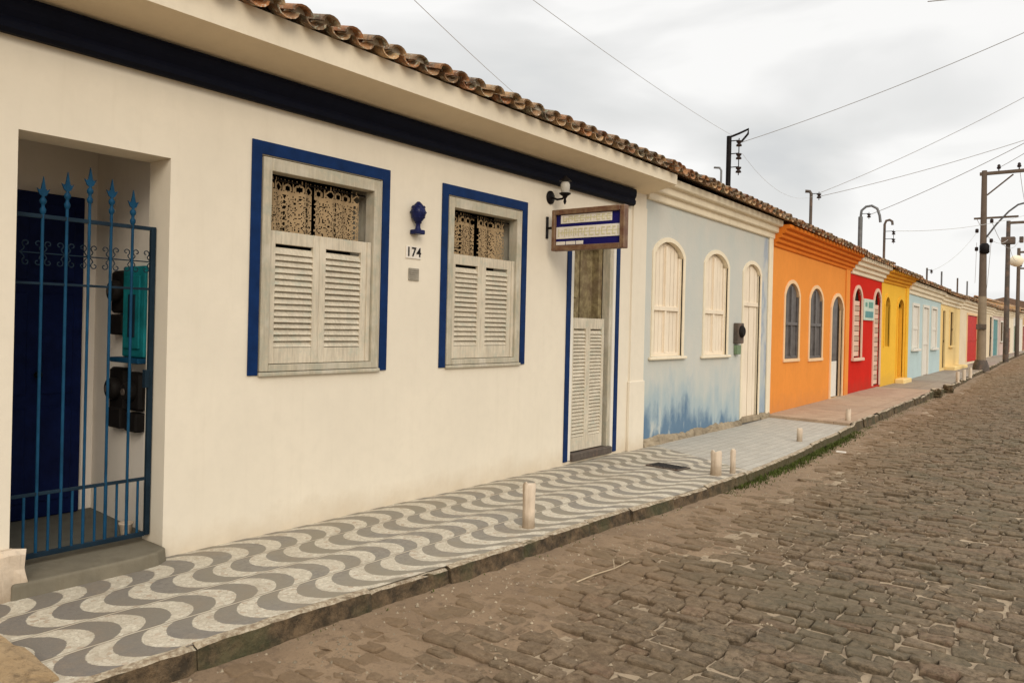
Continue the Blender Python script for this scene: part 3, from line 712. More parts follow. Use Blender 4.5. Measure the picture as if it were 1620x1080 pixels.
def shuttered_window(y0, y1, curt_kind):
    """weathered frame 1.18 m wide in the opening, two louvred leaves below, lace above"""
    f = MB(); a, b_ = y0+.012, y1-.012
    z0, z1 = 1.21, 2.795; fw_ = .075
    f.box(-.10, .012, a, a+fw_, z0, z1, 0, .004); f.box(-.10, .012, b_-fw_, b_, z0, z1, 0, .004)
    f.box(-.10, .012, a+fw_, b_-fw_, z1-.095, z1, 0, .004); f.box(-.10, .016, a+fw_, b_-fw_, z0, z0+.05, 0, .004)
    f.box(-.139, -.10, a, a+.04, z0, z1, 0); f.box(-.139, -.10, b_-.04, b_, z0, z1, 0)
    f.box(-.34, -.10, b_-.03, b_, z0, z1-.02, 0); f.box(-.34, -.14, a, a+.03, z0, z1-.02, 0)
    w_ = f.build('window', 'old_wood', H)
    t = MB(); wb = .082
    t.box(.001, .014, y0-wb-.005, y0-.004, 1.185, 2.905, 0, .002); t.box(.001, .014, y1+.004, y1+wb+.005, 1.185, 2.905, 0, .002); t.box(.001, .0138, y0-.004, y1+.004, 2.81, 2.905, 0, .002)
    t.build('trim', 'blue_trim', w_)
    sl = MB(); sl.box(.0, .03, y0-.002, y1+.002, 1.175, 1.205, 0, .006); sl.build('sill', 'old_wood', w_)
    mid = (a+b_)/2-.03
    for p0, p1 in ((a+fw_+.002, mid-.001), (mid+.001, b_-fw_-.045)):
        l = MB(); louver(l, -.022, p0, p1, z0+.055, 2.265, .062, .12, .047, .034, ang=57, slat=.056); l.build('shutter', 'shutter', w_)
    l = MB(); l.box(-.05, -.012, b_-fw_-.045, b_-fw_-.004, z0+.055, 2.265, 0, .003); l.build('shutter_stile', 'shutter', w_)
    for c0, c1 in ((a+fw_+.0, mid-.01), (mid+.012, b_-fw_-.075)):
        lace(-.115, c0, c1, 2.2, 2.69, curt_kind).build('curtain', 'curtain', w_, fix=False)
    r = MB(); r.tube([(-.11, a+fw_, 2.665), (-.11, b_-fw_, 2.665)], .007, 8); r.build('curtain_rod', 'black_iron', w_)
    if curt_kind == 0: pass
    return w_
shuttered_window(3.33, 4.51, 0); shuttered_window(5.345, 6.495, 2)
# dark rooms behind the windows and the door
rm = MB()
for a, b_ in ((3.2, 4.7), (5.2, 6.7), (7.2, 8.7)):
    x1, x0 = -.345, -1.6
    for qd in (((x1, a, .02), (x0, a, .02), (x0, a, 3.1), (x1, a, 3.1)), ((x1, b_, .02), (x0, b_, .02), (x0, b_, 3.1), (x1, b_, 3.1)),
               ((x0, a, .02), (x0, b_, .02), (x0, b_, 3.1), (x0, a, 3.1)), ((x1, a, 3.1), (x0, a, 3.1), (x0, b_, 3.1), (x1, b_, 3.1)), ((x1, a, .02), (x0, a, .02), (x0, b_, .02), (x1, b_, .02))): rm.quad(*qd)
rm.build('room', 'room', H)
# street door with louvred half leaf
f = MB(); y0, y1 = 7.455, 8.475
f.box(-.11, .008, y0+.003, y0+.06, .04, 2.735, 1, .003); f.box(-.11, .008, y1-.06, y1-.003, .04, 2.735, 1, .003); f.box(-.11, .008, y0+.06, y1-.06, 2.66, 2.735, 0, .003)
f.box(-.119, -.01, y1-.12, y1-.062, .10, 2.655, 0, .003); f.box(-.119, -.03, y0+.062, y0+.085, .10, 2.655, 0, .003)
dw = f.build('door', ['old_wood', 'lt_trim'], H)
t = MB(); t.box(.001, .015, y0-.085, y0-.003, .035, 2.83, 0, .002); t.box(.001, .015, y1+.003, y1+.085, .035, 2.83, 0, .002); t.box(.001, .0148, y0-.003, y1+.003, 2.742, 2.83, 0, .002); t.build('trim', 'blue_trim', dw)
l = MB(); p0, p1 = y0+.088, y1-.20; mid = (p0+p1)/2
louver(l, -.03, p0, mid+.0, .13, 1.70, .05, .16, .042, .035, ang=56, slat=.050); louver(l, -.0305, mid+.001, p1, .13, 1.70, .05, .16, .042, .035, ang=56, slat=.050)
l.build('half_leaf', 'shutter', dw)
l = MB()
l.box(-.25, -.21, y0+.09, y0+.50, .12, 2.65, 0, .004); l.box(-.25, -.205, y0+.52, y0+.56, .12, 2.65, 0, .004); l.box(-.34, -.125, y1-.20, y1-.12, .12, 2.65, 0, .004); l.box(-.26, -.22, y0+.56, y1-.2, .12, 2.65, 0, .004)
for z in (.4, 1.2, 1.95): l.box(-.212, -.196, y0+.16, y0+.44, z, z+.6, 0, .006)
l.build('leaf', 'old_door', dw)
l = MB(); l.box(-.115, .045, y0+.062, y1-.062, .03, .115, 0, .01); l.build('threshold', 'rust', dw)

# ------------------------------------------------------------------ gate
GX = -.17
g = thing('gate', 'tall blue iron gate with spearheads and scrolls across the entrance', 'gate', (GX, 1.8, .1))
f = MB(); f.box(GX-.016, GX+.016, 2.60, 2.632, .13, 2.20, 0, .003); f.box(GX-.016, GX+.016, 1.748, 1.776, .13, 2.20, 0, .003)
f.box(GX-.012, GX+.012, 1.776, 2.60, .125, .155, 0, .002); f.box(GX-.010, GX+.010, 1.776, 2.60, 2.175, 2.20, 0, .002)
f.box(GX-.008, GX+.008, 1.776, 2.60, 1.775, 1.79, 0, .002); f.box(GX-.010, GX+.010, 1.776, 2.60, .50, .52, 0, .002)
f.build('frame', 'gate_dark', g)
for i, (yy, zt) in enumerate(((1.935, 2.33), (2.072, 2.38), (2.205, 2.43), (2.34, 2.38), (2.478, 2.33))):
    b = MB(); b.tube([(GX+.002, yy, .14), (GX+.002, yy, zt-.02)], .0095, 8); bb = b.build('bar', 'gate_blue', g)
    b = MB(); b.lathe((GX+.002, yy, zt-.13), [(.009, 0), (.016, .012), (.018, .03), (.010, .045), (.010, .06), (.018, .07), (.020, .085), (.012, .10)], 10)
    # fleur spear: centre blade with two side leaves
    c0 = zt
    b.prism([(yy-.006, c0-.03), (yy+.006, c0-.03), (yy+.012, c0+.03), (yy, c0+.10), (yy-.012, c0+.03)], GX-.004, GX+.008)
    for sg_ in (-1, 1): b.prism([(yy, c0-.025), (yy+sg_*.02, c0-.012), (yy+sg_*.036, c0+.026), (yy+sg_*.022, c0+.016), (yy+sg_*.01, c0+.028)][::sg_], GX-.003, GX+.007)
    b.build('spearhead', 'gate_blue', bb)
for i in range(11):
    yy = 1.866+i*.0685; b = MB(); b.tube([(GX, yy, .14), (GX, yy, .515)], .0085, 8); b.build('short_bar', 'gate_blue', g)
for yy in (1.88, 2.003, 2.138, 2.272, 2.41, 2.54):
    b = MB()
    for sy in (-1, 1):
        for sz in (-1, 1):
            pts = [(GX, yy+sy*(.052-.052*(q/14)), 1.965+sz*(.012+.035*math.sin(q/14*math.pi*.5)*1.0)) for q in range(0, 8)]
            cc = (yy+sy*.032, 1.965+sz*.055)
            sp_ = [(GX, cc[0]+sy*(.024-.0015*q)*math.cos(q*.55-1.2), cc[1]+sz*(.024-.0015*q)*math.sin(q*.55-1.2)) for q in range(12)]
            b.tube(sp_, .0035, 5)
            b.tube([(GX, yy+sy*.064, 1.965), (GX, yy+sy*.045, 1.965+sz*.02), sp_[0]], .0035, 5)
    b.tube([(GX, yy-.066, 1.965), (GX, yy+.066, 1.965)], .004, 5)
    b.build('scroll', 'gate_dark', g)
lk = MB(); lk.box(GX-.02, GX+.022, 2.575, 2.603, 1.12, 1.24, 0, .003); lk.build('latch', 'gate_dark', g)

# meters on the entrance side wall
def meter(x0, x1, z0, z1, label):
    y = 2.725+(-.27-(x0+x1)/2)*.07
    t_ = thing('electricity_meter', label, 'meter', ((x0+x1)/2, y, z0), 'electricity meters on the entrance wall')
    xc = (x0+x1)/2; wv = (x1-x0); zc = z1-wv*.55
    b = MB(); b.box(x0, x1, y-.07, y-.002, z1-wv*1.3, z1, 0, .02); b.lathe((xc, y-.09, zc-.02), [(.32*wv, .02), (.34*wv, -.01), (.29*wv, -.035), (.24*wv, -.04)][::-1], 18, 0, 'y'); b.build('case', 'meter_black', t_)
    b = MB(); b.lathe((xc, y-.134, zc-.02), [(.12*wv, 0), (.10*wv, -.008)], 16, 0, 'y'); b.build('dial', 'rust', t_)
    b = MB(); b.box(x0+.02, x1-.02, y-.085, y-.002, z0, z0+wv*.62, 0, .012); b.build('terminal_box', 'meter_black', t_)
    return t_
meter(-.93, -.69, 1.46, 1.93, 'black meter beside the teal box, upper one on the entrance wall')
meter(-.93, -.69, .78, 1.22, 'black meter on the lower row of the entrance wall, nearer the navy door')
meter(-.63, -.42, .78, 1.20, 'black meter on the lower row of the entrance wall, nearer the street')
t_ = thing('meter_box', 'tall teal box with a ledge hung on the entrance wall', 'box', (-.5, 2.72, 1.27))
b = MB(); b.box(-.655, -.34, 2.655, 2.735, 1.31, 1.95, 0, .008); b.build('case', 'teal', t_)
b = MB(); b.box(-.61, -.39, 2.640, 2.656, 1.37, 1.88, 0, .004); b.box(-.54, -.44, 2.634, 2.642, 1.45, 1.75, 1, .004); b.build('door', ['teal', 'gate_dark'], t_)
b = MB(); b.box(-.72, -.31, 2.60, 2.735, 1.27, 1.305, 0, .006); b.build('ledge', 'gate_blue', t_)
t_ = thing('flower_pot', 'small pale pot standing on the dark entrance floor', 'pot', (-.42, 2.60, .077))
b = MB(); b.lathe((-.42, 2.60, .077), [(.03, 0), (.045, .08), (.05, .085), (.048, .095), (.04, .09)], 14); b.build('bowl', 'bollard', t_)

# ------------------------------------------------------------------ things on the cream wall
t_ = thing('wall_ornament', 'glazed navy pineapple ornament above the house number', 'ornament', (0, 4.90, 2.40))
b = MB(); prof = []
for q in range(13): a = q/12; prof.append((.006+.062*math.sin(math.pi*min(1, a*.93+.05))**.8, .10+.19*a))
b.lathe((.055, 4.90, 2.385), prof, 16); 
for q in range(3):
    for j in range(10):
        an = j*.628+q*.3; rr = (.050, .064, .052)[q]; b.lathe((.055+rr*math.cos(an), 4.90+rr*math.sin(an), 2.385+.15+q*.045), [(.004, -.012), (.014, 0), (.004, .014)], 6)
b.build('fruit', 'fish_blue', t_)
b = MB(); b.lathe((.055, 4.90, 2.385), [(.03, .04), (.022, .06), (.02, .09), (.035, .105)], 14); b.box(.002, .095, 4.85, 4.955, 2.385, 2.425, 0, .006); b.build('stand', 'fish_blue', t_)

def text_mesh(mb, s_, X, yc, zc, size, mat=0, ext=.004, axis='wall', align='CENTER'):
    cu = bpy.data.curves.new('t', 'FONT'); cu.body = s_; cu.size = size; cu.align_x = align; cu.align_y = 'CENTER'; cu.extrude = ext; cu.offset = size*.015
    ob = bpy.data.objects.new('t', cu); C.objects.link(ob); dg = bpy.context.evaluated_depsgraph_get()
    me = bpy.data.meshes.new_from_object(ob.evaluated_get(dg))
    if axis == 'wall': vs = [(X+v.co.z, yc+v.co.x, zc+v.co.y) for v in me.vertices]
    else: vs = [(X+v.co.x, yc-v.co.z, zc+v.co.y) for v in me.vertices]
    mb.add(vs, [tuple(p.vertices) for p in me.polygons], mat)
    bpy.data.objects.remove(ob); bpy.data.curves.remove(cu); bpy.data.meshes.remove(me)
t_ = thing('house_number', 'house number 174 in black digits on pale tiles', 'house number', (0, 4.90, 2.17))
b = MB()
for i in range(3): b.box(.001, .010, 4.806+i*.063, 4.866+i*.063, 2.17, 2.28, 0, .002)
b.build('tile', 'sign_white', t_)
b = MB()
for i, ch in enumerate('174'): text_mesh(b, ch, .012, 4.836+i*.063, 2.225, .115, 0, .002)
b.build('digits', 'black', t_)
b = MB(); b.box(.001, .012, 4.845, 4.972, 1.975, 2.085, 0, .003)
for i in range(5): b.box(.012, .016, 4.856, 4.962, 1.988+i*.019, 1.997+i*.019, 0, .001)
tag(b.build('wall_vent', 'grey_plate', origin=(0, 4.9, 1.97)), 'small grey square ribbed plate under the house number', 'vent')
# wall lantern
t_ = thing('wall_lamp', 'black iron wall lamp with glass globe above the hanging sign', 'wall lamp', (0, 7.0, 3.0))
b = MB(); b.lathe((.002, 7.0, 3.02), [(.075, 0), (.075, .012), (.04, .022), (.015, .03)], 16, 0, 'x')
b.tube([(.02, 7.0, 3.02), (.10, 7.0, 2.99), (.17, 7.0, 2.995), (.20, 7.0, 3.03)], .012, 8); b.lathe((.20, 7.0, 2.93), [(.006, 0), (.018, .03), (.012, .06), (.03, .09), (.062, .11), (.065, .122)], 12)
b.build('bracket', 'black_iron', t_)
b = MB(); b.lathe((.20, 7.0, 3.055), [(.042, 0), (.052, .05), (.052, .09), (.038, .12)], 16); b.build('globe', 'glass_lamp', t_)
b = MB(); b.lathe((.20, 7.0, 3.183), [(.07, 0), (.05, .02), (.02, .045), (.008, .06)], 12); b.build('cap', 'black_iron', t_)
# projecting sign
SY = 6.95
t_ = thing('hanging_sign', 'wood framed blue and white sign projecting from the wall over the door', 'sign', (.1, SY, 2.4))
b = MB()
x0, x1, z0, z1 = .095, 1.0, 2.415, 2.86; wv = .055
b.box(x0, x0+wv*.8, SY-.045, SY+.045, z0, z1, 0, .006); b.box(x1-wv, x1, SY-.045, SY+.045, z0, z1, 0, .006)
b.box(x0+wv*.8, x1-wv, SY-.045, SY+.045, z1-wv, z1, 0, .006); b.box(x0+wv*.8, x1-wv, SY-.045, SY+.045, z0, z0+wv, 0, .006)
b.build('frame', 'dark_wood', t_)
b = MB(); b.box(x0+wv*.8, x1-wv, SY-.012, SY+.012, z0+wv, z1-wv, 0); b.build('panel', 'sign_blue', t_)
b = MB(); b.box(.20, .84, SY-.020, SY-.0125, 2.708, 2.80, 0, .002); b.box(.142, .942, SY-.020, SY-.0125, 2.545, 2.672, 0, .002)
b.box(.142, .26, SY-.018, SY-.0125, 2.478, 2.515, 0, .001); b.box(.27, .39, SY-.018, SY-.0125, 2.478, 2.515, 0, .001); b.box(.40, .49, SY-.018, SY-.0125, 2.478, 2.515, 0, .001)
b.build('lettering_plate', 'sign_white', t_)
b = MB()     # worn, unreadable raised strokes like those in the photo
random.seed(5)
for (xa, xb, za, zb) in ((.235, .80, 2.725, 2.785), (.175, .91, 2.567, 2.65)):
    x = xa
    while x < xb:
        w_ = random.uniform(.035, .055); h = zb-za
        kind = random.randrange(4)
        b.box(x, x+.010, SY-.0245, SY-.0205, za, zb, 0)
        if kind in (0, 1): b.box(x+.0105, x+w_, SY-.0245, SY-.0205, zb-.012, zb, 0)
        if kind in (1, 2): b.box(x+.0105, x+w_, SY-.0245, SY-.0205, za, za+.012, 0)
        if kind != 1: b.box(x+w_-.010+.0008, x+w_, SY-.0245, SY-.0205, za+.013, zb-.013, 0)
        x += w_+.022
    b.box(xa, xb+.04, SY-.0215, SY-.0203, (za+zb)/2-.005, (za+zb)/2+.005, 0); b.build('lettering', 'sign_yellow', t_); b = MB()
b = MB(); b.box(.001, .014, SY-.02, SY+.02, 2.56, 2.80, 0, .003); b.box(.014, .095, SY-.012, SY+.012, 2.66, 2.685, 0, .003); b.build('bracket', 'black_iron', t_)

# broken plinth block and ledge at the left edge
def rock(name, c, sz, mat, label, cat, seed=0, group=None, sub=3):
    bm = bmesh.new(); bmesh.ops.create_cube(bm, size=1); bmesh.ops.subdivide_edges(bm, edges=bm.edges[:], cuts=sub, use_grid_fill=True)
    vs = []
    for v in bm.verts:
        p = Vector(v.co); l_ = p.length; p = p*(.70+.30*(.5/max(abs(p.x), abs(p.y), abs(p.z))*l_*0+.5)/max(.5, l_)) if l_ > .6 else p
        n_ = noise.noise(p*2.3+Vector((seed, 0, 0)))*.14+noise.noise(p*6+Vector((0, seed, 0)))*.05
        n_ *= 1.8; p = p*(1+n_); vs.append((c[0]+p.x*sz[0], c[1]+p.y*sz[1], c[2]+p.z*sz[2]))
    bm.verts.index_update(); mb = MB(); mb.add(vs, [tuple(v.index for v in f.verts) for f in bm.faces], 0, False); bm.free()
    return tag(mb.build(name, mat, origin=(c[0], c[1], c[2]-sz[2]/2)), label, cat, group)
rock('plinth_stone', (.03, 1.66, .09), (.24, .26, .34), 'bollard', 'broken pale plaster plinth block beside the gate, at the foot of the wall', 'stone', 3)
rock('ledge_stone', (.98, 1.36, -.06), (.72, .22, .22), 'ochre_stone', 'long ochre stone ledge at the near end of the wave pavement', 'stone', 8, sub=5)
rock('ledge_stone', (1.36, 1.30, -.05), (.30, .22, .20), 'ochre_stone', 'short ochre stone at the kerb corner, near end of the wave pavement', 'stone', 12, sub=4)
structure(grid(lambda y: (-.02, KX(y)+.02), rng(-6, 1.40, .2), lambda x, y: -.05+.02*nf(x, y, 0, 2), 'pavement', 'ochre_stone', 12))

# ------------------------------------------------------------------ 2. peeling blue house
def plinth(mb, y0, y1, X=0, h=.10, mat=0, out=.05):
    n = max(4, int((y1-y0)/.035)); vs = []; m = 7
    for i in range(n+1):
        y = y0+(y1-y0)*i/n; hh = h+.05*nf(y, 1, 0, 2.3)+.03*nf(y, 5, 0, 9)
        for j, (dx, dz) in enumerate(((-.01, hh), (out*.35, hh-.006), (out*.7, hh*.82), (out*.9, hh*.55), (out, hh*.3), (out*1.15, .0), (out*1.2, -.06))):
            q = .016*nf(y*9, j*1.7, X, 1); vs.append((X+dx+(q if j else 0), y, G(y)+dz+(.010*nf(y*12, j*2.1, 3, 1) if 0 < j < 6 else 0)))
    mb.add(vs, [(i*m+j, i*m+j+1, (i+1)*m+j+1, (i+1)*m+j) for i in range(n) for j in range(m-1)]+[tuple(range(m)), tuple(range(n*m, n*m+m))], mat)
def cornice(mb, y0, y1, z0, z1, proj, steps=4, X=0, mat=0, dz=0):
    prof = [(X+.002, z0)]
    for i in range(steps):
        a = (i+1)/steps; x = X+proj*a**1.3; za = z0+(z1-z0)*i/steps; zb = z0+(z1-z0)*(i+1)/steps
        prof += [(x-.012, za+.002), (x, za+.014), (x+.004, zb-.03), (x+.002, zb-.006)]
    prof += [(X+.002, z1)]
    mb.sweep(prof, y0, y1, mat, dz)
def boards(mb, X, y0, y1, z0, z1, n, mat=0, gap=.008, arch=None):
    w_ = (y1-y0)/n
    for i in range(n):
        a, b_ = y0+i*w_+gap/2, y0+(i+1)*w_-gap/2
        if arch: 
            mb.prism([(a, z0), (b_, z0), (b_, arch_z(arch, b_)-.012), (a, arch_z(arch, a)-.012)], X-.025, X+random.uniform(0, .004), mat)
        else: mb.box(X-.025, X+random.uniform(0, .003), a, b_, z0, z1, mat, .002)
def arch_window(parent, op, X, frame, ring, leaf, n=6, sill=True, glass=None, rail=None, ringw=.06, pr=.016):
    f = MB(); arch_ring(f, X, op, ringw, pr)
    wdw = f.build('window', ring, parent)
    inner = dict(y0=op['y0']+.05, y1=op['y1']-.05, z0=op['z0']+.05, z1=op['z1']-.05, arch=op.get('arch', 0)*.9)
    fr = MB(); a, b_ = op['y0'], op['y1']; xx = X-op.get('d', .12)*.75+.01
    fr.box(xx-.04, xx+.02, a, a+.055, op['z0'], op['z1']-op.get('arch', 0), 0, .003); fr.box(xx-.04, xx+.02, b_-.055, b_, op['z0'], op['z1']-op.get('arch', 0), 0, .003)
    zm = rail if rail else op['z0']+(op['z1']-op['z0'])*.42
    fr.box(xx-.03, xx+.03, a+.055, b_-.055, zm-.03, zm+.03, 0, .003); fr.box(xx-.04, xx+.02, a+.055, b_-.055, op['z0'], op['z0']+.05, 0, .003)
    fr.box(xx-.03, xx+.025, (a+b_)/2-.025, (a+b_)/2+.025, op['z0']+.05, zm-.03, 0, .003); fr.box(xx-.03, xx+.025, (a+b_)/2-.025, (a+b_)/2+.025, zm+.03, op['z1']-.06, 0, .003)
    fr.build('frame', frame, wdw)
    lf = MB(); boards(lf, xx-.005, a+.056, b_-.056, op['z0']+.05, None, n, 0, .012, dict(y0=a, y1=b_, z1=op['z1'], arch=op.get('arch', 0)))
    lf.build('leaf', leaf, wdw)
    if sill:
        s_ = MB(); s_.box(X+.001, X+.05, a-.12, b_+.12, op['z0']-.045, op['z0']-.005, 0, .01); s_.build('sill', ring, wdw)
    return wdw

B = thing('house', 'pale blue house with peeling darker blue paint low on its wall', 'house', (0, 9.25, 0))
X = -.012
bo = [dict(y0=9.52, y1=10.42, z0=1.21, z1=2.82, arch=.20, d=.09), dict(y0=11.2, y1=12.08, z0=1.20, z1=2.80, arch=.20, d=.09), dict(y0=12.78, y1=13.55, z0=.09, z1=2.75, arch=.18, d=.07)]
mb = MB(); facade(mb, X, 9.25, 14.12, -.3, 3.72, bo, 0, 3.64, 1); body(mb, X, 9.25, 14.12, 3.62, zr=4.78)
mb.box(X+.001, X+.03, 13.93, 14.115, .05, 3.30, 1, .005)
mb.build('wall', ['blue_wall', 'cream_blue'], B)
c = MB(); cornice(c, 9.25, 14.13, 3.33, 3.66, .19, 3, X, 0, -.045); c.build('cornice', 'cream_blue', B)
for o in bo[:2]: arch_window(B, o, X, 'cream_door', 'cream_blue', 'cream_door', 7, rail=1.88)
o = bo[2]; f = MB(); arch_ring(f, X, o, .06, .016, down=.09); dd = f.build('door', 'cream_blue', B)
l = MB(); boards(l, X-.05, o['y0']+.03, (o['y0']+o['y1'])/2-.004, .1, None, 3, 0, .01, o); boards(l, X-.046, (o['y0']+o['y1'])/2+.004, o['y1']-.03, .1, None, 3, 0, .01, o); l.box(X-.06, X-.02, o['y0'], o['y1'], 2.02, 2.09, 0, .004); l.build('leaf', 'cream_door', dd)
l = MB(); l.box(X-.1, X+.05, o['y0']-.05, o['y1']+.05, .02, .11, 0, .012); l.build('step', 'rubble', dd)
for pa, pb_ in ((9.26, 12.7), (13.62, 14.1)): p = MB(); plinth(p, pa, pb_, X); p.build('plinth', 'rubble', B)
roof(B, 9.25, 14.12, .33, 3.70, dz=-.10, slope=.33)
t_ = thing('electricity_meter', 'grey meter box beside the cream door of the blue house', 'meter', (X, 12.5, 1.2))
b = MB(); b.box(X+.001, X+.09, 12.37, 12.62, 1.38, 1.72, 0, .012); b.build('case', 'rust', t_)
b = MB(); b.lathe((X+.09, 12.495, 1.58), [(.10, 0), (.10, .03), (.07, .05)], 16, 0, 'x'); b.build('dial', 'meter_black', t_)
b = MB(); b.box(X+.001, X+.07, 12.40, 12.56, 1.20, 1.35, 0, .008); b.build('terminal_box', 'green_door', t_)

# ------------------------------------------------------------------ 3. orange house
O = thing('house', 'orange house with deep stepped orange cornice and two grey arched windows', 'house', (0, 14.13, 0))
X = .004
oo = [dict(y0=14.86, y1=15.68, z0=1.07, z1=2.54, arch=.26, d=.05), dict(y0=16.4, y1=17.26, z0=1.05, z1=2.52, arch=.26, d=.05), dict(y0=17.95, y1=18.85, z0=.13, z1=2.42, arch=.30, d=.07)]
mb = MB(); facade(mb, X, 14.13, 19.36, -.2, 3.60, oo, 0, 3.50, 1); body(mb, X, 14.13, 19.36, 3.5, zr=4.6)
mb.box(X+.001, X+.03, 19.05, 19.35, .05, 3.12, 0, .004)
mb.build('wall', ['orange', 'pale_trim'], O)
c = MB(); cornice(c, 14.13, 19.5, 3.16, 3.55, .30, 5, X, 0, -.09); c.build('cornice', 'orange_trim', O)
for o in oo[:2]:
    wd = arch_window(O, o, X, 'grille_glass', 'pale_trim', 'grille_glass', 5, sill=False, rail=1.75, ringw=.07)
    l = MB(); l.box(X+.0, X+.03, o['y0']-.07, o['y1']+.07, o['z0']-.06, o['z0']-.001, 0, .004); l.build('sill', 'pale_trim', wd)
    l = MB()
    for q in range(4):
        for z in (1.80, 1.98): 
            yy = o['y0']+.14+q*(o['y1']-o['y0']-.28)/3; l.tube([(X-.045, yy+.075*math.cos(a*.785), z+.085*math.sin(a*.785)) for a in range(9)], .012, 5)
    l.build('grille', 'galv', wd)
o = oo[2]; f = MB(); arch_ring(f, X, o, .075, .028, down=.12); dd = f.build('door', 'pale_trim', O)
l = MB(); l.box(X-.055, X-.02, o['y0']+.02, o['y0']+.58, .15, .95, 0, .005); l.build('lower_leaf', 'lt_trim', dd)
l = MB(); l.prism([(o['y0']+.02, .96), (o['y0']+.58, .96)]+[(o['y0']+.58-.56*q/6, arch_z(o, o['y0']+.58-.56*q/6)-.01) for q in range(7)], X-.06, X-.025); l.box(X-.026, X-.012, o['y0']+.12, o['y0']+.48, 1.1, 2.0, 0, .004); l.build('upper_leaf', 'grille_glass', dd)
l = MB(); l.prism([(o['y0']+.60, .12), (o['y1'], .12)]+[(o['y1']-(.25)*q/6, arch_z(o, o['y1']-(.25)*q/6)-.005) for q in range(7)], X-.4, X-.066); l.build('dark_gap_block', 'room', dd)  # solid dark block stands in for the unlit gap of the half-open door
roof(O, 14.13, 19.45, .37, 3.555, dz=-.12, slope=.33)

# ------------------------------------------------------------------ 4. red house
Rr = thing('house', 'narrow red house with pink striped window and door frames and cream cornice', 'house', (0, 19.37, 0))
X = -.004
ro = [dict(y0=19.84, y1=20.56, z0=1.0, z1=2.70, arch=.28, d=.06), dict(y0=21.86, y1=22.54, z0=.22, z1=2.72, arch=.28, d=.06)]
mb = MB(); facade(mb, X, 19.37, 22.68, -.2, 3.45, ro); body(mb, X, 19.37, 22.68, 3.4, zr=4.45); mb.build('wall', 'red', Rr)
c = MB(); cornice(c, 19.52, 22.7, 3.02, 3.43, .26, 4, X, 0, -.03); c.build('cornice', 'cream_blue', Rr)
def striped(parent, o, name):
    f = MB(); arch_ring(f, X, o, .08, .03, down=o['z0']); w_ = f.build(name, 'pink_trim', parent)
    l = MB(); z = o['z0']+.03; k = 0
    while z < o['z1']-.40:
        l.box(X-.09, X-.035+.006*(k % 2), o['y0']+.01, o['y1']-.01, z, z+.112, k % 2, .004); z += .125; k += 1
    l.build('leaf', ['pink_trim', 'stripe'], w_)
    l = MB(); l.prism([(o['y0']+.02, z+.01), (o['y1']-.02, z+.01)]+[(o['y1']-.02-(o['y1']-o['y0']-.04)*q/8, arch_z(o, o['y1']-.02-(o['y1']-o['y0']-.04)*q/8)-.01) for q in range(9)], X-.09, X-.07); l.build('fanlight', 'room', w_)
    return w_
wn = striped(Rr, ro[0], 'window'); l = MB(); l.box(X, X+.08, 19.7, 20.7, .92, .995, 0, .008); l.build('sill', 'pink_trim', wn)
striped(Rr, ro[1], 'door')
roof(Rr, 19.46, 22.68, .33, 3.425, dz=-.04, slope=.33)
t_ = thing('wall_sign', 'pale mint notice board on the red wall between window and door', 'sign', (.02, 21.2, 1.95))
b = MB(); b.box(X+.001, X+.04, 20.70, 21.74, 1.93, 2.47, 0, .008); b.build('board', 'mint', t_)
b = MB(); b.box(X+.0405, X+.045, 20.82, 21.62, 2.00, 2.16, 1, .002); b.box(X+.0405, X+.045, 21.15, 21.58, 2.25, 2.40, 0, .002); b.box(X+.0405, X+.045, 20.82, 21.0, 2.27, 2.38, 0, .002); b.build('marking', ['mint_dark', 'teal_door'], t_)

# ------------------------------------------------------------------ 5. yellow house
Yh = thing('house', 'bright yellow house with amber door and orange shaded cornice', 'house', (0, 22.69, 0))
X = .003
yo = [dict(y0=23.02, y1=23.62, z0=1.25, z1=2.62, arch=.25, d=.15), dict(y0=24.65, y1=25.45, z0=.32, z1=2.62, arch=.25, d=.15)]
mb = MB(); facade(mb, X, 22.69, 26.06, -.2, 3.36, yo); body(mb, X, 22.69, 26.06, 3.3, zr=4.35); mb.box(X+.001, X+.04, 25.75, 26.05, .1, 3.0, 0, .004); mb.build('wall', 'yellow', Yh)
c = MB(); cornice(c, 22.71, 26.2, 3.0, 3.34, .27, 4, X); c.build('cornice', 'shaded_trim', Yh)
o = yo[0]; f = MB(); arch_ring(f, X, o, .08, .03); w_ = f.build('window', 'yellow', Yh); l = MB(); l.box(X-.14, X-.11, o['y0']+.01, o['y1']-.01, o['z0'], o['z1']-.28, 0, .004); l.box(X-.14, X-.12, o['y0']+.02, o['y1']-.02, o['z1']-.27, o['z1']-.02, 0, .004); l.build('leaf', 'dark_slit', w_)
o = yo[1]; f = MB(); arch_ring(f, X, o, .08, .03, down=.3); w_ = f.build('door', 'yellow', Yh); l = MB(); boards(l, X-.11, o['y0']+.01, o['y1']-.01, .33, None, 5, 0, .01, dict(o, z1=o['z1']-.1)); l.build('leaf', 'amber', w_)
l = MB(); l.prism([(o['y0']+.02, 2.48), (o['y1']-.02, 2.48)]+[(o['y1']-.02-(o['y1']-o['y0']-.04)*q/8, arch_z(o, o['y1']-.02-(o['y1']-o['y0']-.04)*q/8)-.01) for q in range(9)], X-.09, X-.07); l.build('fanlight', 'room', w_)
l = MB(); l.box(X, X+.25, 24.5, 25.6, .1, .30, 0, .02); l.build('step', 'pale_yellow', w_)
roof(Yh, 22.71, 26.15, .36, 3.325, dz=-.06, slope=.33)

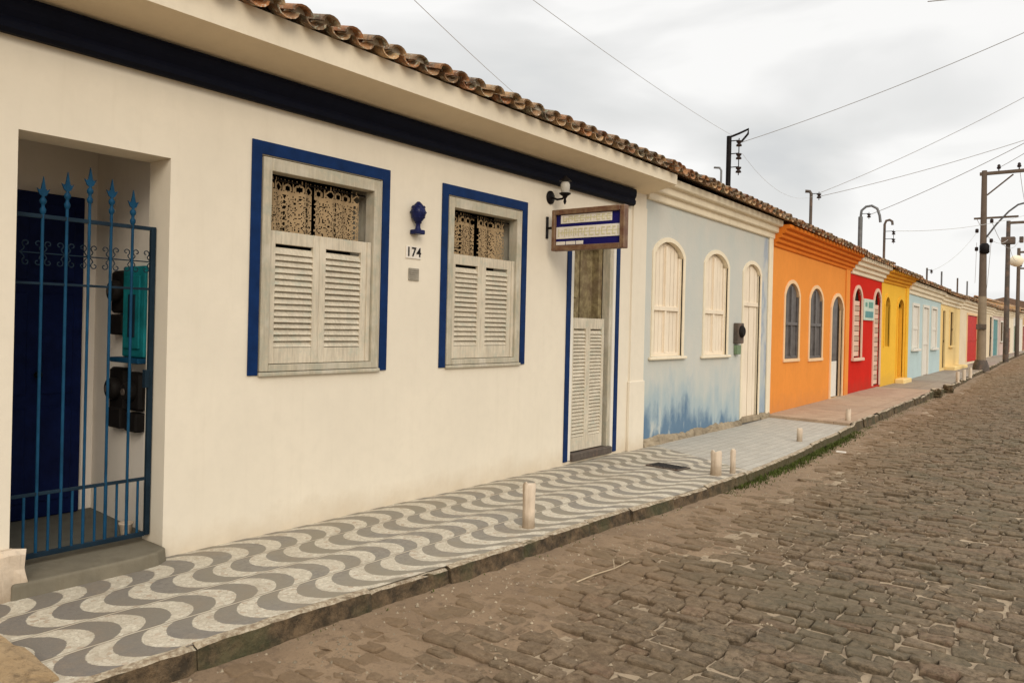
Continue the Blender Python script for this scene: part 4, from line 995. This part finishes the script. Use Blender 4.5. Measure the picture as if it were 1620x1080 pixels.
# ------------------------------------------------------------------ 6-9 and beyond
def simple_house(y0, y1, z1, z1b, wallm, label, ops, X=0, corn='cream_blue', proj=.18, ch=.30, roofy=True, rows=7):
    h = thing('house', label, 'house', (X, y0, G(y0)))
    mb = MB(); facade(mb, X, y0, y1, -.1, z1+.2, [o for o, *_ in ops], 0, z1b+.2); body(mb, X, y0, y1, z1b+.12, zr=z1b+1.0); mb.build('wall', wallm, h)
    c = MB(); cornice(c, y0, y1, z1-ch+.05, z1+.13, proj, 3, X, 0, z1b-z1); c.build('cornice', corn, h)
    for o, kind, ringm, leafm in ops:
        f = MB(); arch_ring(f, X, o, .09, .03, down=o['z0'])
        for yy in (o['y0']+.004, o['y1']-.004): f.quad((X-.048, yy, o['z0']), (X+.02, yy, o['z0']), (X+.02, yy, o['z1']), (X-.048, yy, o['z1']))
        w_ = f.build(kind, ringm, h)
        l = MB(); n = 4; boards(l, X-.02, o['y0']+.01, o['y1']-.01, o['z0']+.01, None, n, 0, .015, o)
        l.box(X-.03, X+.0, o['y0']+.01, o['y1']-.01, o['z0']+(o['z1']-o['z0'])*.45, o['z0']+(o['z1']-o['z0'])*.45+.08, 0, .004); l.build('leaf', leafm, w_)
        if kind == 'window': l = MB(); l.box(X+.001, X+.09, o['y0']-.15, o['y1']+.15, o['z0']-.08, o['z0']-.003, 0, .008); l.build('sill', ringm, w_)
    if roofy: roof(h, y0, y1, X+proj+.13, z1+.13, dz=z1b-z1, slope=.33, X0=X, rows=rows)
    return h
W = lambda a, b_, z0, z1, arch=0: dict(y0=a, y1=b_, z0=z0, z1=z1, arch=arch, d=.05)
simple_house(26.07, 31.84, 3.10, 3.02, 'ltblue', 'light blue house with white framed openings and cream cornice, beyond the yellow one',
    [(W(26.85, 27.75, 1.15, 2.50), 'window', 'lt_trim', 'lt_trim'), (W(28.55, 29.45, .24, 2.50), 'door', 'lt_trim', 'lt_trim'), (W(30.1, 31.0, 1.15, 2.50), 'window', 'lt_trim', 'lt_trim')])
simple_house(31.86, 36.4, 2.98, 2.93, 'pale_yellow', 'pale yellow house with a brown slit door and olive window, beside the light blue one',
    [(W(32.2, 32.75, .38, 2.5), 'door', 'pale_yellow', 'dark_slit'), (W(33.9, 34.6, 1.2, 2.5), 'window', 'pale_yellow', 'dark_slit')])
st_ = MB(); st_.box(.0, .35, 33.0, 36.2, .2, .42, 0, .02); tag(st_.build('doorstep', 'pale_yellow', origin=(0, 33, .2)), 'long ochre step in front of the pale yellow house', 'step')
h = simple_house(36.42, 42.3, 2.98, 2.92, 'cream2', 'cream house with a wide bright red gate, just before the big concrete pole',
    [(W(38.4, 41.6, .45, 2.50), 'door', 'pale_trim', 'gate_red')])
simple_house(42.6, 52.6, 3.1, 3.1, 'cream2', 'cream house with a dark doorway just behind the big concrete pole',
    [(W(44, 45.2, 1.3, 2.5), 'window', 'cream_blue', 'dark_slit'), (W(51.2, 52.3, .44, 2.7), 'door', 'cream_blue', 'room')], X=-.55)
simple_house(52.62, 60, 3.05, 3.1, 'pink_wall', 'pinkish grey house with a tall teal door behind the poles',
    [(W(53.4, 55.8, .44, 2.6), 'door', 'lt_trim', 'teal_door'), (W(57.3, 58.6, 1.3, 2.5), 'window', 'lt_trim', 'dark_slit')], X=-.60)
simple_house(60.02, 66.2, 3.2, 3.2, 'cream_blue', 'far cream house with a wide dark red door',
    [(W(60.6, 64.0, .5, 2.2), 'door', 'cream_blue', 'dark_red')], X=-.68)
simple_house(66.22, 75, 3.3, 3.3, 'lt_trim', 'far whitish house with a green door',
    [(W(68.0, 70.2, .5, 2.4), 'door', 'lt_trim', 'green_door')], X=-.8)
simple_house(75.02, 92, 3.6, 3.8, 'ochre_wall', 'farthest ochre house at the right end of the row',
    [(W(77, 79, .5, 2.5), 'door', 'cream_blue', 'dark_red'), (W(82, 84, 1.4, 2.6), 'window', 'cream_blue', 'dark_slit')], X=-.95)
simple_house(92.1, 118, 4.2, 4.6, 'brown_wall', 'tall brown building closing the far end of the street',
    [(W(96, 98, .6, 3.0), 'door', 'cream_blue', 'dark_slit')], X=-.4)

# ------------------------------------------------------------------ service masts on the roofs
def mast(y, zt, r, label, style, X=-.3, mat='galv', zb=3.5, spools=()):
    t_ = thing('service_mast', label, 'electric mast', (X, y, zb), 'electric service masts on the roofs')
    b = MB()
    if style == 'beak':
        b.tube([(X, y, zb), (X, y, zt)], r, 10); b.tube([(X, y, zt-.02), (X+.16, y+.05, zt+.04), (X+.31, y+.08, zt+.10), (X+.30, y+.08, zt+.02), (X+.2, y+.06, zt-.10), (X+.14, y+.04, zt-.14)], r*.45, 6)
    elif style == 'hook':
        b.tube([(X, y, zb), (X, y, zt-.06), (X-.03, y, zt-.01), (X-.12, y-.03, zt)], r, 8)
    elif style == 'arc':
        b.tube([(X, y, zb), (X, y, zt-.28)], r, 10)
        b.tube([(X, y, zt-.32), (X+.02, y, zt-.12), (X+.12, y+.03, zt-.02), (X+.25, y+.06, zt), (X+.38, y+.09, zt-.08), (X+.44, y+.1, zt-.26), (X+.46, y+.11, zt-.44)], r*.6, 8)
    elif style == 'cane':
        b.tube([(X, y, zb), (X, y, zt-.12), (X+.04, y, zt-.02), (X+.13, y, zt), (X+.2, y, zt-.05), (X+.21, y, zt-.15)], r, 8)
    else: b.tube([(X, y, zb), (X, y, zt)], r, 8)
    b.build('pole', mat, t_)
    for (dx, z) in spools:
        s_ = MB(); s_.lathe((X+dx, y+.02, z), [(.03, -.05), (.05, -.045), (.045, -.02), (.025, -.005), (.025, .005), (.045, .02), (.05, .045), (.03, .05)], 10)
        s_.build('insulator', 'ceramic', t_)
    if spools:
        s_ = MB(); zz = [z for _, z in spools]; s_.tube([(X+spools[0][0], y+.02, min(zz)-.09), (X+spools[0][0], y+.02, max(zz)+.09)], .008, 6)
        for z in zz: s_.tube([(X, y, z+.055), (X+spools[0][0], y+.02, z+.055)], .009, 6)
        s_.build('bracket', 'black_iron', t_)
mast(12.70, 4.92, .042, 'thick dark mast with three spool insulators on the blue house roof', 'beak', mat='black_iron', spools=((.17, 4.78), (.17, 4.56), (.17, 4.33)))
mast(12.40, 4.34, .018, 'thin short pipe beside the thick mast on the blue house roof', 'hook')
mast(17.30, 4.68, .034, 'slim pipe with one insulator on the orange house roof', 'hook', mat='rust', spools=((.16, 4.56),))
mast(21.50, 4.92, .055, 'pale pipe with a looped conduit on the red house roof', 'arc', spools=((.2, 4.66),))
mast(24.20, 4.88, .035, 'hooked dark pipe with two insulators on the yellow house roof', 'cane', mat='rust', spools=((.24, 4.5), (.24, 4.28)))
mast(30.80, 3.98, .03, 'short stub mast on the light blue house roof', 'plain', zb=3.2, mat='rust', spools=((.14, 3.85),))
mast(33.80, 4.06, .03, 'short stub mast on the pale yellow house roof', 'plain', zb=3.1)
mast(37.70, 4.05, .032, 'short stub mast on the roof of the house with the red gate, its nearer one', 'plain', zb=3.1, mat='rust')
mast(40.50, 4.08, .032, 'short stub mast on the roof of the house with the red gate, its farther one', 'plain', zb=3.1)

# ------------------------------------------------------------------ street poles
def crossarm(t_, x, y, z, L0, L1, ins, r=.05):
    b = MB(); b.box(x+L0, x+L1, y-.06, y+.06, z-.06, z+.06, 0, .008); b.build('crossarm', 'pole_conc', t_)
    for dx in ins:
        s_ = MB(); s_.lathe((x+dx, y, z+.062), [(.02, 0), (.02, .07), (.06, .08), (.075, .13), (.05, .17), (.06, .20), (.03, .25)], 10); s_.build('insulator', 'ceramic', t_)
px, py = 1.0, 34.5
t_ = thing('utility_pole', 'big concrete electricity pole with crossarm, nearest pole on the pavement', 'utility pole', (px, py, .3))
b = MB(); b.tube([(px, py, 3.1), (px-.02, py, 5.2), (px-.04, py, 7.95)], .138, 14, 0, .09); b.tube([(px+.005, py, .25), (px, py, 3.12)], .165, 14, 1, .140); b.build('post', ['pole_conc', 'pole_pale'], t_)
b = MB(); b.lathe((px, py, .26), [(.30, 0), (.27, .2), (.20, .42)], 12); b.build('base', 'rust', t_)
b = MB(); b.box(px-.17, px+.17, py-.19, py-.12, 1.85, 2.05, 0, .01); b.build('tag_plate', 'rust', t_)
crossarm(t_, px-.04, py, 7.83, -.15, 2.4, (.47, 1.12, 1.9))
b = MB(); b.tube([(px+.06, py, 7.0), (px+.9, py, 7.72)], .03, 6); b.build('brace', 'pole_conc', t_)
b = MB(); b.tube([(px+.05, py, 5.35), (px+.4, py-.1, 5.85), (px+.8, py-.2, 6.30), (px+1.1, py-.3, 6.52), (px+1.5, py-.4, 6.6), (px+2.0, py-.5, 6.62)], .035, 8); b.box(px+1.9, px+2.5, py-.6, py-.4, 6.55, 6.68, 0, .03); b.build('lamp_arm', 'galv', t_)
b = MB(); b.box(px-.35, px+1.1, py-.04, py+.04, 6.09, 6.16, 0, .005); b.build('lower_arm', 'pole_conc', t_)
for q, z in enumerate((6.0, 5.65, 5.25, 4.95)):
    b = MB(); b.lathe((px+(.24 if q % 2 == 0 else -.24), py, z), [(.03, -.08), (.06, -.06), (.06, .06), (.03, .08)], 10); b.build('insulator', 'ceramic', t_)
b = MB(); b.lathe((px+.03, py-.05, 4.75), [(.12, 0), (.17, .05), (.17, .32), (.1, .4)], 12); b.build('junction_box', 'black_iron', t_)
px, py = .84, 45
t_ = thing('utility_pole', 'thinner dark pole with short crossarm, second from the front', 'utility pole', (px, py, .4))
b = MB(); b.tube([(px, py, .35), (px-.02, py, 7.3)], .13, 12, 0, .09); b.build('post', 'rust', t_)
crossarm(t_, px, py, 7.2, -.05, 2.2, (.9, 1.8)); b = MB(); b.box(px-.3, px+.28, py-.2, py+.2, 6.15, 6.5, 0, .03); b.box(px+.45, px+.62, py-.1, py+.1, 6.2, 6.5, 0, .02); b.build('junction_box', 'rust', t_)
px, py = .40, 56
t_ = thing('utility_pole', 'farther grey pole carrying a round pale lamp, third from the front', 'utility pole', (px, py, .42))
b = MB(); b.tube([(px, py, .4), (px-.02, py, 7.0)], .12, 12, 0, .09); b.build('post', 'pole_conc', t_)
crossarm(t_, px, py, 6.75, -.1, 1.6, (.6, 1.3))
b = MB(); b.tube([(px, py, 6.3), (px-.3, py-.4, 6.35), (px-.1, py-.9, 6.3)], .03, 6); b.build('lamp_arm', 'galv', t_)
b = MB(); b.lathe((px-.05, py-1.0, 6.15), [(.08, -.35), (.30, -.25), (.38, -.05), (.36, .12), (.22, .28), (.06, .33)], 16); b.build('globe', 'cream_blue', t_)
px, py = .0, 70
t_ = thing('utility_pole', 'farthest thin pole at the right edge of the photo', 'utility pole', (px, py, .45))
b = MB(); b.tube([(px, py, .4), (px, py, 7.0)], .15, 10, 0, .11); b.build('post', 'pole_conc', t_); crossarm(t_, px, py, 6.8, -.8, .8, (-.6, .6))

# ------------------------------------------------------------------ wires
def cable(name, p0, p1, sag, r, mat, label, grp='overhead wires'):
    b = MB(); pts = []
    for i in range(25):
        t = i/24; p = Vector(p0).lerp(Vector(p1), t); p.z -= sag*4*t*(1-t); pts.append(p)
    b.tube(pts, r*.72, 5); tag(b.build(name, mat, origin=p0), label, 'wire', grp)
cable('overhead_wire', (-.10, 12.75, 4.80), (9.5, 11.5, 7.6), .35, .0075, 'wire', 'wire leaving the thick mast on the blue house towards the upper right')
cable('overhead_wire', (1.6, 4.0, 3.99), (-.25, 12.7, 4.93), .05, .0035, 'wire_faint', 'faint long wire coming down from the top of the sky to the thick mast')
cable('overhead_wire', (-.45, 5.2, 4.75), (-2.7, 10, 5.25), .02, .005, 'wire_faint', 'faint short wire high above the tiles of the cream house')
cable('overhead_wire', (-.10, 12.8, 4.62), (-.14, 17.3, 4.60), .35, .003, 'wire_faint', 'faint sagging wire between the masts of the blue and orange houses')
cable('overhead_wire', (-.14, 17.32, 4.62), (8.5, 14, 7.9), .35, .008, 'wire_faint', 'upper of two wires fanning right from the orange house mast')
cable('overhead_wire', (-.14, 17.34, 4.55), (9.0, 21.5, 8.2), .35, .009, 'wire', 'lower of two wires fanning right from the orange house mast')
cable('overhead_wire', (-.10, 21.55, 4.68), (9.5, 17.5, 9.0), .45, .011, 'wire', 'wire leaving the looped pipe on the red house towards the right')
cable('overhead_wire', (.0, 24.2, 4.55), (3.6, 34.5, 6.6), .3, .010, 'wire_faint', 'wire from the yellow house mast to the big pole')
cable('overhead_wire', (3.2, 9.9, 5.43), (8.0, 10.2, 4.9), .0, .009, 'wire', 'wire crossing the very top right of the sky')
cable('overhead_wire', (1.5, 34.5, 8.05), (9, 12, 8.6), .5, .014, 'wire', 'wire from the nearer insulator on the big pole crossarm', )
cable('overhead_wire', (2.08, 34.5, 8.05), (1.7, 45, 7.4), .4, .012, 'wire', 'wire from the big pole crossarm to the second pole')
cable('overhead_wire', (.75, 34.5, 6.1), (.84, 45, 6.4), .5, .012, 'wire_faint', 'wire from the lower arm of the big pole to the second pole')
cable('overhead_wire', (1.24, 34.5, 6.0), (1.3, 45, 6.35), .7, .012, 'wire', 'sagging wire right of the big pole shaft to the second pole')
cable('overhead_wire', (1.24, 34.5, 5.3), (-.3, 47, 3.7), .3, .012, 'wire_faint', 'wire dropping from the big pole to the far roofs')
cable('overhead_wire', (.84, 45, 6.3), (.4, 56, 6.4), .5, .012, 'wire', 'wire between the second and third poles')
cable('overhead_wire', (.76, 34.5, 5.2), (.0, 40.5, 4.0), .3, .010, 'wire_faint', 'wire from the big pole down to the farther stub mast by the red gate')
cable('overhead_wire', (.76, 34.5, 5.6), (-.1, 30.8, 3.9), .2, .010, 'wire_faint', 'wire from the big pole down to the light blue house roof')

# ------------------------------------------------------------------ small things on the pavement
def bollard(x, y, h, r, label, broken=False):
    z = G(y)+(.045 if 14.1 < y < 22.4 else .02 if 22.4 < y < 29.5 else 0)
    b = MB(); prof = [(r*1.08, -.03), (r*1.02, .03), (r*.98, h*.5), (r, h-.02), (r*.9, h)]
    n = 18; vs = []
    for k, (rr, hh) in enumerate(prof):
        for j in range(n):
            a = 2*math.pi*j/n; q = rr*(1+.16*nf(math.cos(a)*2, math.sin(a)*2, hh*9+x*3))
            dz = (.05*h/.3*max(0, math.cos(a-2.4)) if broken and k > 2 else 0)
            vs.append((x+q*math.cos(a), y+q*math.sin(a), z+hh-dz+(.030*nf(math.cos(a)*1.5, math.sin(a)*1.5, x*5) if k >= 3 else 0)))
    b.add(vs, [(i*n+j, i*n+(j+1) % n, (i+1)*n+(j+1) % n, (i+1)*n+j) for i in range(4) for j in range(n)], 0, True)
    if broken:
        vi = [(x+(v[0]-x)*.62, y+(v[1]-y)*.62, v[2]-.005) for v in vs[-n:]]; lo = [(v[0], v[1], z+h*.4) for v in vi]
        b.add(vs[-n:]+vi, [(j, (j+1) % n, n+(j+1) % n, n+j) for j in range(n)], 0); b.add(vi+lo, [(j, (j+1) % n, n+(j+1) % n, n+j) for j in range(n)], 1); b.add(lo, [tuple(range(n))], 1)
    else: b.add(vs[-n:], [tuple(range(n))], 0)
    tag(b.build('bollard', ['bollard', 'room'], origin=(x, y, z)), label, 'bollard', 'short bollards along the kerb')
bollard(1.33, 4.93, .35, .050, 'tall whole limewashed bollard standing on the wave pavement')
bollard(1.53, 8.13, .27, .060, 'broken hollow bollard with a dark top where the wave pavement ends', True)
bollard(1.63, 8.36, .26, .030, 'thin brownish stub right behind the broken hollow bollard')
bollard(1.38, 11.5, .19, .04, 'small chipped white bollard on the grey speckled pavement')
bollard(1.36, 14.2, .20, .045, 'small brownish bollard at the step between grey and pink pavement', True)
bollard(1.30, 26.7, .30, .05, 'nearest of three thin white posts on the pavement by the light blue house')
bollard(1.31, 27.9, .30, .05, 'middle of three thin white posts on the pavement by the light blue house')
bollard(1.33, 29.1, .30, .05, 'farthest of three thin white posts on the pavement by the light blue house')
for i, (x, y, l_) in enumerate(((1.46, 22.2, 'dark rough kerb block, the nearer of two by the yellow house'), (1.46, 24.0, 'dark rough kerb block, the farther of two by the yellow house'))):
    rock('kerb_block', (x, y, G(y)+.0), (.26, .34, .22), 'kerb', l_, 'stone', 20+i, 'dark kerb blocks')
# iron cover
t_ = thing('drain_cover', 'dark rectangular iron cover set in the wave pavement', 'drain cover', (.93, 8.2, .0))
b = MB(); mt = Matrix.Translation((.93, 8.17, .008)) @ Matrix.Rotation(-.12, 4, 'Z'); b.obox(mt, .44, .26, .012); b.build('frame', 'rust', t_)
b = MB()
for i in range(9): b.obox(mt @ Matrix.Translation((-.176+i*.044, 0, .008)), .022, .21, .006)
b.build('grate', 'black_iron', t_)
# dry twig on the road
b = MB(); zt = G(4.5)+DR+.018
b.tube([(2.16, 4.36, zt), (2.18, 4.55, zt+.008), (2.22, 4.75, zt+.012), (2.20, 5.0, zt+.004)], .006, 6, 0, .003); b.tube([(2.22, 4.75, zt+.012), (2.15, 4.86, zt+.03)], .003, 5); b.tube([(2.20, 4.93, zt), (2.14, 5.02, zt+.02)], .0025, 5)
tag(b.build('twig', 'straw', origin=(2.18, 4.6, zt)), 'dry pale twig lying on the sandy cobbles', 'twig')
b = MB(); b.box(1.86, 1.99, 11.6, 11.66, G(11)+DR+.01, G(11)+DR+.03, 0, .004); tag(b.build('litter', 'sign_white', origin=(1.9, 11.6, -.1)), 'scrap of white litter beside the grassy kerb', 'litter')
